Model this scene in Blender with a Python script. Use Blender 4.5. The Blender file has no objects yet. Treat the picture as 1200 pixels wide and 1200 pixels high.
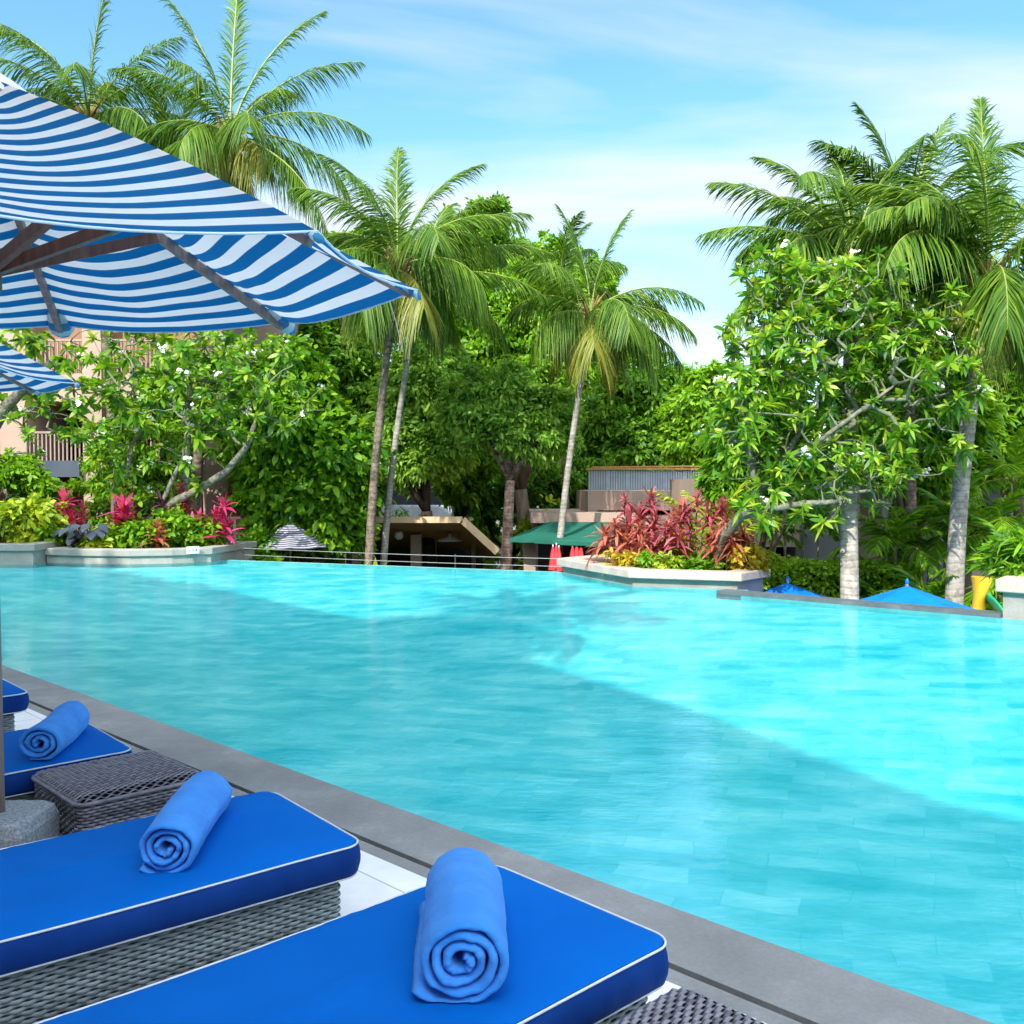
import bpy, bmesh, math, random
import numpy as np
from mathutils import Vector, Matrix, noise
random.seed(7); RS = np.random.RandomState(11)
S = bpy.context.scene; COL = S.collection
R_ = math.radians
# ------------------------------------------------------------------ camera frame helpers (turn a pixel of the 1200 px photo into a point)
FPX = 1150.0; PIT = R_(1.5); HC = 1.62
FWD = np.array([0, math.cos(PIT), -math.sin(PIT)]); UPV = np.array([0, math.sin(PIT), math.cos(PIT)])
def _ray(X, Y): return FWD + (X-600)/FPX*np.array([1., 0, 0]) + (600-Y)/FPX*UPV
def gz(X, Y, z):
    r = _ray(X, Y); t = (z-HC)/r[2]; return np.array([0, 0, HC]) + r*t
def at(X, Y, d):
    r = _ray(X, Y); return np.array([0, 0, HC]) + r*d/r[1]
# ------------------------------------------------------------------ mesh builder
class MB:
    def __init__(s): s.V=[]; s.Q=[]; s.T=[]; s.QM=[]; s.TM=[]; s.U=[]; s.n=0; s.hasu=False
    def add(s, V, Q=None, T=None, m=0, u=None):
        V = np.asarray(V, float).reshape(-1, 3); k = len(V)
        if Q is not None and len(Q):
            Q = np.asarray(Q, int).reshape(-1, 4)+s.n; s.Q.append(Q); s.QM.append(np.full(len(Q), m))
        if T is not None and len(T):
            T = np.asarray(T, int).reshape(-1, 3)+s.n; s.T.append(T); s.TM.append(np.full(len(T), m))
        s.V.append(V)
        if u is None: s.U.append(np.zeros(k))
        else: s.U.append(np.asarray(u, float).reshape(-1)); s.hasu=True
        s.n += k
        return s
    def box(s, x0, x1, y0, y1, z0, z1, m=0, M=None):
        V = np.array([[x, y, z] for x in (x0, x1) for y in (y0, y1) for z in (z0, z1)], float)
        if M is not None: V = V @ np.asarray(M)[:3, :3].T + np.asarray(M)[:3, 3]
        Q = [[0,1,3,2],[4,6,7,5],[0,4,5,1],[2,3,7,6],[0,2,6,4],[1,5,7,3]]
        return s.add(V, Q, m=m)
    def bar(s, a, b, w, h, m=0, up=(0,0,1)):
        a = np.asarray(a, float); b = np.asarray(b, float); d = b-a; L = np.linalg.norm(d); d = d/L
        u = np.asarray(up, float); sd = np.cross(d, u); nn = np.linalg.norm(sd)
        sd = np.array([1., 0, 0]) if nn < 1e-6 else sd/nn
        u = np.cross(sd, d)
        V = [p + sd*i*w/2 + u*j*h/2 for p in (a, b) for i in (-1, 1) for j in (-1, 1)]
        return s.add(V, [[0,1,3,2],[4,6,7,5],[0,4,5,1],[2,3,7,6],[0,2,6,4],[1,5,7,3]], m=m)
    def tube(s, P, r, n=8, m=0, caps=True):
        P = np.asarray(P, float); k = len(P); r = np.broadcast_to(np.asarray(r, float), (k,))
        D = np.gradient(P, axis=0); D /= np.linalg.norm(D, axis=1)[:, None]+1e-12
        ref = np.array([0, 0, 1.]) if abs(D[0][2]) < .9 else np.array([1., 0, 0])
        a = np.cross(D[0], ref); a /= np.linalg.norm(a); V = []
        th = np.arange(n)*2*math.pi/n
        for i in range(k):
            a = a - D[i]*np.dot(a, D[i]); a /= np.linalg.norm(a)+1e-12; b = np.cross(D[i], a)
            V.append(P[i] + r[i]*(np.cos(th)[:, None]*a + np.sin(th)[:, None]*b))
        V = np.concatenate(V)
        i = np.arange(k-1)[:, None]*n; j = np.arange(n)[None, :]; j2 = (j+1) % n
        Q = np.stack([i+j, i+j2, i+n+j2, i+n+j], -1).reshape(-1, 4)
        T = []
        if caps:
            c0 = len(V); V = np.concatenate([V, P[:1], P[-1:]])
            for q in range(n): T += [[c0, (q+1) % n, q], [c0+1, (k-1)*n+q, (k-1)*n+(q+1) % n]]
        return s.add(V, Q, T, m=m)
    def prism(s, pts, z0, z1, m=0):
        """vertical prism over a simple polygon (x, y) -- triangulated by mathutils"""
        from mathutils.geometry import tessellate_polygon
        n = len(pts); V = [(p[0], p[1], z0) for p in pts]+[(p[0], p[1], z1) for p in pts]
        tr = tessellate_polygon([[Vector((p[0], p[1], 0)) for p in pts]])
        area = sum(pts[i][0]*pts[(i+1) % n][1]-pts[(i+1) % n][0]*pts[i][1] for i in range(n))
        T = []
        for t in tr:
            a, b, c = t; cr = (pts[b][0]-pts[a][0])*(pts[c][1]-pts[a][1])-(pts[b][1]-pts[a][1])*(pts[c][0]-pts[a][0])
            if cr < 0: b, c = c, b
            T += [[a+n, b+n, c+n], [a, c, b]]
        Q = []
        for i in range(n):
            j = (i+1) % n
            Q.append([i, j, j+n, i+n] if area > 0 else [j, i, i+n, j+n])
        return s.add(V, Q, T, m=m)
    def sphere(s, c, r, n=8, m=0, k=6):
        r = np.broadcast_to(np.asarray(r, float), (3,)); V = []
        for i in range(k+1):
            ph = math.pi*i/k
            for j in range(n):
                th = 2*math.pi*j/n
                V.append([c[0]+r[0]*math.sin(ph)*math.cos(th), c[1]+r[1]*math.sin(ph)*math.sin(th), c[2]+r[2]*math.cos(ph)])
        Q = [[i*n+j, (i+1)*n+j, (i+1)*n+(j+1) % n, i*n+(j+1) % n] for i in range(k) for j in range(n)]
        return s.add(V, Q, m=m)
    def build(s, name, mats, parent=None, smooth=False, origin=None):
        V = np.concatenate(s.V) if s.V else np.zeros((0, 3))
        if origin is not None: V = V-np.asarray(origin)
        Q = np.concatenate(s.Q) if s.Q else np.zeros((0, 4), int)
        T = np.concatenate(s.T) if s.T else np.zeros((0, 3), int)
        me = bpy.data.meshes.new(name)
        me.vertices.add(len(V)); me.vertices.foreach_set('co', V.astype(np.float32).ravel())
        nl = len(Q)*4+len(T)*3; me.loops.add(nl)
        me.loops.foreach_set('vertex_index', np.concatenate([Q.ravel(), T.ravel()]).astype(np.int32))
        me.polygons.add(len(Q)+len(T))
        st = np.concatenate([np.arange(len(Q))*4, len(Q)*4+np.arange(len(T))*3]).astype(np.int32)
        me.polygons.foreach_set('loop_start', st)
        mi = np.concatenate([np.concatenate(s.QM) if s.QM else np.zeros(0), np.concatenate(s.TM) if s.TM else np.zeros(0)]).astype(np.int32)
        me.polygons.foreach_set('material_index', mi)
        me.polygons.foreach_set('use_smooth', np.full(len(Q)+len(T), bool(smooth)))
        if s.hasu:
            a = me.attributes.new('stripe', 'FLOAT', 'POINT'); a.data.foreach_set('value', np.concatenate(s.U).astype(np.float32))
        for mt in (mats if isinstance(mats, (list, tuple)) else [mats]): me.materials.append(mt)
        me.update(calc_edges=True); me.validate()
        o = bpy.data.objects.new(name, me); COL.objects.link(o)
        if parent is not None: o.parent = parent
        if origin is not None: o.location = origin
        return o
def tag(o, label=None, cat=None, group=None, kind=None):
    if label: o['label'] = label
    if cat: o['category'] = cat
    if group: o['group'] = group
    if kind: o['kind'] = kind
    return o
def thing(name, label, cat, loc=(0, 0, 0), rz=0, group=None):
    o = bpy.data.objects.new(name, None); COL.objects.link(o); o.location = loc; o.rotation_euler = (0, 0, rz)
    o.empty_display_size = .2
    return tag(o, label, cat, group)
def dup(o, parent=None, loc=None, rz=None, label=None, scale=None):
    c = o.copy(); COL.objects.link(c); c.parent = parent
    if loc is not None: c.location = loc
    if rz is not None: c.rotation_euler = (0, 0, rz)
    if label: c['label'] = label
    if scale is not None: c.scale = (scale,)*3 if not hasattr(scale, '__len__') else scale
    for ch in [x for x in bpy.data.objects if x.parent == o and x is not c]: dup(ch, c)
    return c
# ------------------------------------------------------------------ materials
class NT:
    def __init__(s, name):
        s.m = bpy.data.materials.new(name); s.m.use_nodes = True; s.t = s.m.node_tree; s.t.nodes.clear()
        s.out = s.n('ShaderNodeOutputMaterial')
    def n(s, ty, **k):
        x = s.t.nodes.new(ty)
        for a, b in k.items():
            if a.startswith('_'): x.inputs[a[1:].replace('_', ' ')].default_value = b
            else: setattr(x, a, b)
        return x
    def l(s, a, b): s.t.links.new(a, b)
    def ramp(s, fac, stops, interp='LINEAR'):
        r = s.n('ShaderNodeValToRGB'); r.color_ramp.interpolation = interp; e = r.color_ramp.elements
        while len(e) > 1: e.remove(e[-1])
        e[0].position = stops[0][0]; e[0].color = (*stops[0][1], 1)
        for p, c in stops[1:]:
            x = e.new(p); x.color = (*c, 1)
        s.l(fac, r.inputs['Fac']); return r.outputs['Color']
    def noise(s, scale, detail=4, rough=.55, coord='Object', vec=None, stretch=None, out='Fac'):
        tc = s.n('ShaderNodeTexCoord'); nz = s.n('ShaderNodeTexNoise'); src = vec or tc.outputs[coord]
        if stretch:
            mp = s.n('ShaderNodeMapping'); mp.inputs['Scale'].default_value = stretch; s.l(src, mp.inputs['Vector']); src = mp.outputs[0]
        s.l(src, nz.inputs['Vector']); nz.inputs['Scale'].default_value = scale; nz.inputs['Detail'].default_value = detail
        nz.inputs['Roughness'].default_value = rough
        return nz.outputs[out]
    def mixc(s, fac, a, b, mode='MIX'):
        x = s.n('ShaderNodeMix', data_type='RGBA', blend_type=mode)
        for i, v in ((0, fac), (6, a), (7, b)):
            if isinstance(v, (int, float)): x.inputs[i].default_value = v
            elif isinstance(v, (tuple, list)): x.inputs[i].default_value = (*v, 1)
            else: s.l(v, x.inputs[i])
        return x.outputs[2]
    def bump(s, h, strength=.3, dist=.01):
        b = s.n('ShaderNodeBump'); b.inputs['Strength'].default_value = strength; b.inputs['Distance'].default_value = dist
        s.l(h, b.inputs['Height']); return b.outputs[0]
    def pbr(s, col, rough=.7, normal=None, spec=.4, metallic=0, sheen=0, link=True):
        p = s.n('ShaderNodeBsdfPrincipled')
        if isinstance(col, (tuple, list)): p.inputs['Base Color'].default_value = (*col, 1)
        else: s.l(col, p.inputs['Base Color'])
        if isinstance(rough, (int, float)): p.inputs['Roughness'].default_value = rough
        else: s.l(rough, p.inputs['Roughness'])
        p.inputs['Specular IOR Level'].default_value = spec; p.inputs['Metallic'].default_value = metallic
        if sheen: p.inputs['Sheen Weight'].default_value = sheen
        if normal is not None: s.l(normal, p.inputs['Normal'])
        if link: s.l(p.outputs[0], s.out.inputs[0])
        return p
def mat_noise(name, c1, c2, scale=3, rough=.8, bump=.3, bdist=.01, bscale=None, spec=.3, detail=6, stretch=None, sheen=0):
    t = NT(name); f = t.noise(scale, detail, stretch=stretch); c = t.ramp(f, [(.3, c1), (.7, c2)])
    nb = t.bump(t.noise(bscale or scale*4, 5, stretch=stretch), bump, bdist) if bump else None
    t.pbr(c, rough, nb, spec, sheen=sheen); return t.m
def mat_leaf(name, cols, trans=.35, rough=.45, spec=.35, big=1.2):
    """foliage: every leaf (mesh island) has its own tone between cols, plus a slow drift over the plant"""
    t = NT(name); g = t.n('ShaderNodeNewGeometry'); k = len(cols)
    nz = t.noise(big, 2)
    a = t.n('ShaderNodeMath', operation='MULTIPLY_ADD'); t.l(nz, a.inputs[0]); a.inputs[1].default_value = .7; a.inputs[2].default_value = -.35
    b = t.n('ShaderNodeMath', operation='ADD', use_clamp=True); t.l(g.outputs['Random Per Island'], b.inputs[0]); t.l(a.outputs[0], b.inputs[1])
    c = t.ramp(b.outputs[0], [(i/(k-1), cols[i]) for i in range(k)])
    p = t.pbr(c, rough, spec=spec, link=False)
    tr = t.n('ShaderNodeBsdfTranslucent'); c2 = t.mixc(1.0, c, (1.5, 1.35, .5), 'MULTIPLY'); t.l(c2, tr.inputs[0])
    mx = t.n('ShaderNodeMixShader'); mx.inputs[0].default_value = trans; t.l(p.outputs[0], mx.inputs[1]); t.l(tr.outputs[0], mx.inputs[2])
    t.l(mx.outputs[0], t.out.inputs[0]); return t.m
M = {}
# foreground
def mat_cushion():
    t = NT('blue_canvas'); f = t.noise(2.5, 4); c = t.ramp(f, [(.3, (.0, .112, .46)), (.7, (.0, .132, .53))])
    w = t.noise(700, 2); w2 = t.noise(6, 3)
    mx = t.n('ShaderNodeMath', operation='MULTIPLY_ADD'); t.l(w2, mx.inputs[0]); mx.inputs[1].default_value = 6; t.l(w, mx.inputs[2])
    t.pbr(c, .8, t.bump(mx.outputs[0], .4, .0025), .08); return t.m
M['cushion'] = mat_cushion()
M['cushion_side'] = mat_noise('shaded_side_canvas', (.003, .032, .18), (.005, .045, .23), 6, .75, .4, .008, 14, .1)  # shade on the cushion sides painted in as a darker blue
M['piping'] = mat_noise('white_piping', (.62, .66, .70), (.76, .78, .80), 30, .6, .2, .001)
def mat_towel(c1, c2, name):
    t = NT(name); f = t.noise(9, 5); c = t.ramp(f, [(.3, c1), (.7, c2)])
    hi = t.noise(420, 3, .7); lo = t.noise(22, 4, stretch=(1, .45, 1))
    mx = t.n('ShaderNodeMath', operation='MULTIPLY_ADD'); t.l(lo, mx.inputs[0]); mx.inputs[1].default_value = 5; t.l(hi, mx.inputs[2])
    t.pbr(c, .95, t.bump(mx.outputs[0], .8, .0035), .05, sheen=.12); return t.m
M['towel'] = mat_towel((.035, .25, .76), (.065, .33, .86), 'blue_terry')
def mat_wicker(c1, c2, name):
    t = NT(name); g = t.n('ShaderNodeNewGeometry'); f = t.noise(25, 4); a = t.n('ShaderNodeMath', operation='MULTIPLY_ADD')
    t.l(g.outputs['Random Per Island'], a.inputs[0]); a.inputs[1].default_value = .5; t.l(f, a.inputs[2])
    c = t.ramp(a.outputs[0], [(.35, c1), (.95, c2)]); t.pbr(c, .42, t.bump(t.noise(300, 3, stretch=(1, 1, 6)), .2, .001), .5); return t.m
M['wicker'] = mat_wicker((.06, .056, .07), (.27, .25, .285), 'grey_wicker')
M['wicker_base'] = mat_wicker((.08, .10, .11), (.25, .295, .305), 'pale_wicker')
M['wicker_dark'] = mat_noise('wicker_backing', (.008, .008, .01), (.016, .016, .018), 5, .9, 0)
M['granite'] = mat_noise('granite', (.13, .14, .155), (.42, .44, .46), 90, .8, .5, .003, 120, .4, 8)
def mat_wood(name, c1, c2, sc=6, rough=.45):
    t = NT(name); f = t.noise(sc, 6, .6, stretch=(6, 6, .7)); t.pbr(t.ramp(f, [(.3, c1), (.7, c2)]), rough, t.bump(f, .2, .002), .5); return t.m
M['brown_wood'] = mat_wood('brown_umbrella_wood', (.10, .036, .024), (.21, .085, .055))
M['grey_wood'] = mat_wood('greyed_wood', (.17, .115, .10), (.34, .26, .23))
M['pole'] = mat_wood('pole_wood', (.26, .15, .12), (.44, .33, .30))
def mat_stripe(name, nstripe, blue, white, trans=.45, phase=0.):
    t = NT(name); a = t.n('ShaderNodeAttribute', attribute_name='stripe')
    m1 = t.n('ShaderNodeMath', operation='MULTIPLY_ADD'); t.l(a.outputs['Fac'], m1.inputs[0]); m1.inputs[1].default_value = nstripe; m1.inputs[2].default_value = phase
    m2 = t.n('ShaderNodeMath', operation='FRACT'); t.l(m1.outputs[0], m2.inputs[0])
    c = t.ramp(m2.outputs[0], [(0, blue), (.012, white), (.485, white), (.50, blue)])
    c.node.color_ramp.elements[0].position = 0
    nz = t.noise(3, 4); c = t.mixc(.10, c, t.ramp(nz, [(.35, (.55, .6, .66)), (.65, (1, 1, 1))]), 'MULTIPLY')
    nb = t.bump(t.noise(7, 4), .35, .012)
    d = t.pbr(c, .85, nb, .15, link=False); tr = t.n('ShaderNodeBsdfTranslucent'); t.l(c, tr.inputs[0])
    mx = t.n('ShaderNodeMixShader'); mx.inputs[0].default_value = trans; t.l(d.outputs[0], mx.inputs[1]); t.l(tr.outputs[0], mx.inputs[2])
    t.l(mx.outputs[0], t.out.inputs[0]); return t.m
M['stripe'] = mat_stripe('blue_white_stripe', 15, (.006, .14, .36), (.88, .88, .86), .5)
M['stripe_small'] = mat_stripe('navy_white_stripe', 13, (.10, .10, .15), (.50, .50, .55), .25)
M['hem'] = mat_noise('pale_hem', (.55, .72, .82), (.65, .80, .88), 8, .8, .1)
M['pocket'] = mat_stripe('pale_stripe_pocket', 15, (.10, .38, .62), (.74, .84, .86), .5)
M['cap_white'] = mat_noise('cap_fabric', (.70, .70, .72), (.80, .80, .82), 6, .8, .4, .01)
M['blue_fabric'] = mat_noise('bright_blue_fabric', (.0, .14, .58), (.0, .18, .68), 4, .6, .3, .01)
# deck, coping, pool
def mat_tiles():
    t = NT('pale_deck_tiles'); tc = t.n('ShaderNodeTexCoord'); mp = t.n('ShaderNodeMapping'); mp.inputs['Rotation'].default_value = (0, 0, R_(45.7))
    t.l(tc.outputs['Object'], mp.inputs['Vector']); b = t.n('ShaderNodeTexBrick'); t.l(mp.outputs[0], b.inputs['Vector'])
    for k, v in {'Scale': 1., 'Mortar Size': .004, 'Mortar Smooth': .2, 'Brick Width': .6, 'Row Height': .6, 'Bias': 0.}.items(): b.inputs[k].default_value = v
    b.offset = 0.0; b.inputs['Color1'].default_value = (.92, .91, .89, 1); b.inputs['Color2'].default_value = (.87, .86, .85, 1); b.inputs['Mortar'].default_value = (.45, .44, .42, 1)
    f = t.noise(3.5, 8, .7); c = t.mixc(.8, b.outputs[0], t.ramp(f, [(.25, (.80, .79, .77)), (.6, (1, 1, 1))]), 'MULTIPLY')
    t.pbr(c, .6, t.bump(t.noise(18, 8, .7), .35, .006), .4); return t.m
M['deck'] = mat_tiles()
def mat_coping(name, c1, c2, c3):
    t = NT(name); f = t.noise(2.2, 9, .72); g = t.noise(55, 6, .8)
    c = t.ramp(f, [(.28, c1), (.55, c2), (.72, c3)]); c = t.mixc(.55, c, t.ramp(g, [(.3, (.62, .62, .62)), (.7, (1.15, 1.15, 1.15))]), 'MULTIPLY')
    t.pbr(c, .62, t.bump(g, .35, .003), .45); return t.m
M['coping'] = mat_coping('grey_coping', (.21, .205, .20), (.29, .285, .275), (.40, .39, .38))
M['edge_stone'] = mat_coping('dark_edge_stone', (.06, .075, .085), (.10, .12, .13), (.16, .18, .19))
M['planter_cap'] = mat_coping('beige_planter_stone', (.38, .30, .255), (.50, .41, .35), (.60, .52, .45))
M['planter_cap_grey'] = mat_coping('greyish_planter_stone', (.25, .25, .22), (.36, .34, .30), (.46, .44, .40))
M['dark'] = mat_noise('drain_dark', (.01, .01, .012), (.02, .02, .022), 5, .9, 0)
def mat_pool(name, scale=1., cols=((.02, .45, .51), (.18, .59, .63), (.46, .74, .74))):
    t = NT(name); tc = t.n('ShaderNodeTexCoord'); mp = t.n('ShaderNodeMapping'); mp.inputs['Rotation'].default_value = (0, 0, R_(20))
    dn = t.noise(.9, 3, out='Color'); va = t.n('ShaderNodeVectorMath', operation='MULTIPLY_ADD'); t.l(dn, va.inputs[0]); va.inputs[1].default_value = (.28, .28, 0); t.l(tc.outputs['Object'], va.inputs[2]); t.l(va.outputs[0], mp.inputs['Vector']); b = t.n('ShaderNodeTexBrick'); t.l(mp.outputs[0], b.inputs['Vector'])
    for k, v in {'Scale': scale, 'Mortar Size': .006, 'Mortar Smooth': .6, 'Brick Width': .42, 'Row Height': .2, 'Bias': 0.}.items(): b.inputs[k].default_value = v
    b.inputs['Color1'].default_value = (0, 0, 0, 1); b.inputs['Color2'].default_value = (1, 1, 1, 1); b.inputs['Mortar'].default_value = (.2, .2, .2, 1)
    f = t.noise(1.1, 6, .65, stretch=(1, 1.6, 1)); x = t.n('ShaderNodeMath', operation='MULTIPLY_ADD'); sp = t.n('ShaderNodeSeparateColor'); t.l(b.outputs[0], sp.inputs[0])
    t.l(sp.outputs[0], x.inputs[0]); x.inputs[1].default_value = .19; t.l(f, x.inputs[2])
    c = t.ramp(x.outputs[0], [(.36, cols[0]), (.60, cols[1]), (.85, cols[2])]); t.pbr(c, .5, None, .2); return t.m
M['pool_floor'] = mat_pool('pool_tile')
M['planter_wall'] = mat_coping('planter_wall_mosaic', (.24, .21, .19), (.33, .29, .265), (.42, .38, .35))
M['pool_wall'] = mat_pool('pool_wall_tile', 2.5, ((.10, .36, .38), (.18, .45, .46), (.28, .55, .54)))
def mat_water():
    t = NT('pool_water')
    h1 = t.noise(1.3, 4, .6, stretch=(1, 2.2, 1)); h2 = t.noise(7, 3, .6, stretch=(1, 2.6, 1))
    a = t.n('ShaderNodeMath', operation='MULTIPLY_ADD'); t.l(h2, a.inputs[0]); a.inputs[1].default_value = .22; t.l(h1, a.inputs[2])
    nb = t.bump(a.outputs[0], .28, .05)
    tr = t.n('ShaderNodeBsdfTransparent'); tr.inputs[0].default_value = (.62, .965, .98, 1)
    gl = t.n('ShaderNodeBsdfGlossy'); gl.inputs['Roughness'].default_value = .04; t.l(nb, gl.inputs['Normal']); gl.inputs[0].default_value = (.9, .97, 1, 1)
    fr = t.n('ShaderNodeFresnel'); fr.inputs[0].default_value = 1.33; t.l(nb, fr.inputs['Normal'])
    m = t.n('ShaderNodeMath', operation='MULTIPLY'); t.l(fr.outputs[0], m.inputs[0]); m.inputs[1].default_value = 1.0
    mn = t.n('ShaderNodeMath', operation='MINIMUM'); t.l(m.outputs[0], mn.inputs[0]); mn.inputs[1].default_value = .30
    mx = t.n('ShaderNodeMixShader'); t.l(mn.outputs[0], mx.inputs[0]); t.l(tr.outputs[0], mx.inputs[1]); t.l(gl.outputs[0], mx.inputs[2])
    t.l(mx.outputs[0], t.out.inputs[0]); return t.m
M['water'] = mat_water()
# buildings
def plaster(name, c1, c2, sc=.8): return mat_noise(name, c1, c2, sc, .85, .25, .01, 30, .2, 8)
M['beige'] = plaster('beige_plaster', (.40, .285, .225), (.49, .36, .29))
M['beige_dark'] = plaster('brown_plaster', (.30, .16, .10), (.38, .21, .13))  # brown tone of the upper loggia and the bar counter
M['grey_wall'] = plaster('grey_plaster', (.26, .27, .30), (.36, .37, .40))
M['slate'] = plaster('slate_slab', (.06, .08, .11), (.09, .11, .14))
M['hotel'] = plaster('cream_plaster', (.66, .60, .54), (.74, .69, .63))
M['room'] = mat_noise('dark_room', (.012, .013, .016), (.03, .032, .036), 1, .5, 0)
M['tan_soffit'] = mat_wood('tan_soffit_boards', (.50, .27, .14), (.60, .35, .20), 3, .6)
M['tan_edge'] = mat_noise('tan_fascia', (.62, .42, .24), (.70, .50, .30), 4, .6, .1)
M['green_awning'] = mat_noise('green_awning_canvas', (.008, .10, .068), (.014, .14, .095), 2, .75, .3, .01)
M['rail_metal'] = mat_noise('pale_rail_metal', (.42, .46, .52), (.55, .60, .66), 5, .4, 0)
M['dark_metal'] = mat_noise('dark_rail_metal', (.05, .04, .035), (.09, .07, .06), 5, .5, 0)
M['rail_brown'] = mat_noise('brown_balusters', (.30, .22, .18), (.40, .30, .25), 5, .5, 0)
M['rail_wood'] = mat_wood('orange_rail_wood', (.42, .19, .05), (.60, .32, .10))
M['steel'] = mat_noise('steel_cable', (.24, .25, .24), (.34, .34, .33), 9, .35, 0, spec=.6)
M['red_fabric'] = mat_noise('red_fabric', (.50, .03, .04), (.62, .06, .07), 5, .7, .2)
M['yellow_plastic'] = mat_noise('yellow_slide_plastic', (.72, .42, .02), (.80, .50, .04), 3, .35, 0, spec=.5)
M['green_plastic'] = mat_noise('green_slide_plastic', (.01, .30, .14), (.02, .36, .17), 3, .35, 0, spec=.5)
M['sign_white'] = mat_noise('white_marker_tile', (.72, .76, .78), (.78, .80, .82), 9, .3, 0)
M['sign_blue'] = mat_noise('blue_marker_paint', (.03, .15, .35), (.04, .18, .40), 9, .4, 0)
M['soil'] = mat_noise('planting_soil', (.035, .022, .014), (.075, .05, .03), 6, .95, .6, .03)
M['earth'] = mat_noise('garden_earth', (.02, .03, .012), (.05, .055, .025), .8, .95, .5, .05)
# trunks and leaves
def mat_bark(name, c1, c2, ring=14, amt=.5):
    t = NT(name); tc = t.n('ShaderNodeTexCoord'); w = t.n('ShaderNodeTexWave', wave_type='BANDS', bands_direction='Z'); t.l(tc.outputs['Object'], w.inputs[0])
    w.inputs['Scale'].default_value = ring/6.28; w.inputs['Distortion'].default_value = 5.; w.inputs['Detail'].default_value = 3
    f = t.noise(6, 8, .75); c = t.ramp(f, [(.40, c1), (.58, c2)]); c = t.mixc(amt, c, t.ramp(w.outputs['Fac'], [(.0, (.45, .42, .40)), (.3, (1, 1, 1))]), 'MULTIPLY')
    t.pbr(c, .85, t.bump(w.outputs['Fac'], .3, .008), .2); return t.m
M['palm_bark'] = mat_bark('palm_bark', (.07, .05, .035), (.25, .195, .15))
M['palm_bark_pale'] = mat_bark('pale_palm_bark', (.22, .20, .165), (.43, .40, .35), 18, .45)
M['palm_bark_brown'] = mat_bark('brown_palm_bark', (.12, .07, .05), (.36, .25, .20), 22, .6)
M['bark'] = mat_noise('tree_bark', (.07, .05, .035), (.19, .15, .11), 3, .9, .6, .03, 9, .2, 8, stretch=(2, 2, .5))
M['bark_dark'] = mat_noise('dark_tree_bark', (.02, .018, .016), (.06, .05, .04), 3, .9, .6, .03, 9, .2, 8)
M['plum_bark'] = mat_noise('mottled_frangipani_bark', (.06, .065, .045), (.27, .26, .20), 11, .85, .9, .03, 24, .2, 8)
M['plum_twig'] = mat_noise('green_grey_twig', (.09, .11, .06), (.22, .23, .15), 4, .8, .3, .01, 14, .2, 8)
M['palm_leaf'] = mat_leaf('palm_leaf', [(.03, .095, .008), (.075, .175, .012), (.18, .28, .02)], .34, .5, .3, .25)
M['palm_leaf_y'] = mat_leaf('yellowing_palm_leaf', [(.10, .17, .012), (.26, .30, .03), (.42, .34, .09)], .35, .45, .4, .6)
M['rachis'] = mat_noise('palm_stalk', (.16, .22, .03), (.30, .32, .07), 2, .5, 0)
M['boot'] = mat_noise('palm_sheath', (.16, .09, .03), (.34, .20, .07), 4, .8, .4)
M['coconut'] = mat_noise('coconut_husk', (.25, .20, .03), (.45, .22, .04), 3, .5, 0)
M['leaf_dark'] = mat_leaf('dark_leaf', [(.04, .14, .010), (.11, .28, .014), (.24, .44, .03)], .42, .5, .3, .5)
M['leaf_mid'] = mat_leaf('mid_leaf', [(.06, .18, .008), (.17, .38, .012), (.34, .54, .03)], .42, .45, .35, .5)
M['leaf_bluish'] = mat_leaf('bluish_leaf', [(.09, .24, .03), (.24, .46, .06), (.42, .62, .10)], .45, .48, .35, .5)
M['leaf_bright'] = mat_leaf('bright_leaf', [(.05, .18, .008), (.14, .34, .012), (.28, .48, .02)], .42, .42, .4, .8)
M['leaf_plum'] = mat_leaf('frangipani_leaf', [(.04, .14, .012), (.10, .28, .018), (.22, .42, .025), (.42, .52, .05)], .42, .4, .4, .8)
M['leaf_lime'] = mat_leaf('lime_leaf', [(.12, .24, .01), (.30, .42, .02), (.52, .58, .03)], .35, .45, .4, 1.5)
M['leaf_yellow'] = mat_leaf('yellow_leaf', [(.35, .34, .02), (.55, .44, .03), (.45, .30, .03)], .3, .45, .4, 1.5)
M['leaf_magenta'] = mat_leaf('magenta_leaf', [(.22, .01, .06), (.50, .03, .15), (.70, .12, .26)], .3, .4, .45, 1.5)
M['leaf_copper'] = mat_leaf('copper_red_leaf', [(.20, .05, .04), (.46, .12, .08), (.62, .25, .17)], .3, .4, .45, 1.5)
M['leaf_pinkred'] = mat_leaf('pink_red_leaf', [(.16, .03, .05), (.42, .07, .10), (.62, .20, .22)], .3, .4, .45, 1.5)
M['leaf_purple'] = mat_leaf('dark_purple_leaf', [(.03, .012, .022), (.08, .03, .055), (.13, .06, .08)], .15, .45, .4, 1.5)
M['leaf_slate'] = mat_leaf('blue_black_leaf', [(.02, .03, .05), (.045, .06, .09), (.07, .09, .12)], .12, .4, .5, 1.5)
M['leaf_hedge'] = mat_leaf('hedge_leaf', [(.10, .25, .01), (.24, .44, .015), (.40, .58, .03)], .42, .45, .4, 1.5)
M['petal'] = mat_noise('white_petal', (.78, .76, .66), (.85, .84, .80), 8, .6, 0)
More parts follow.
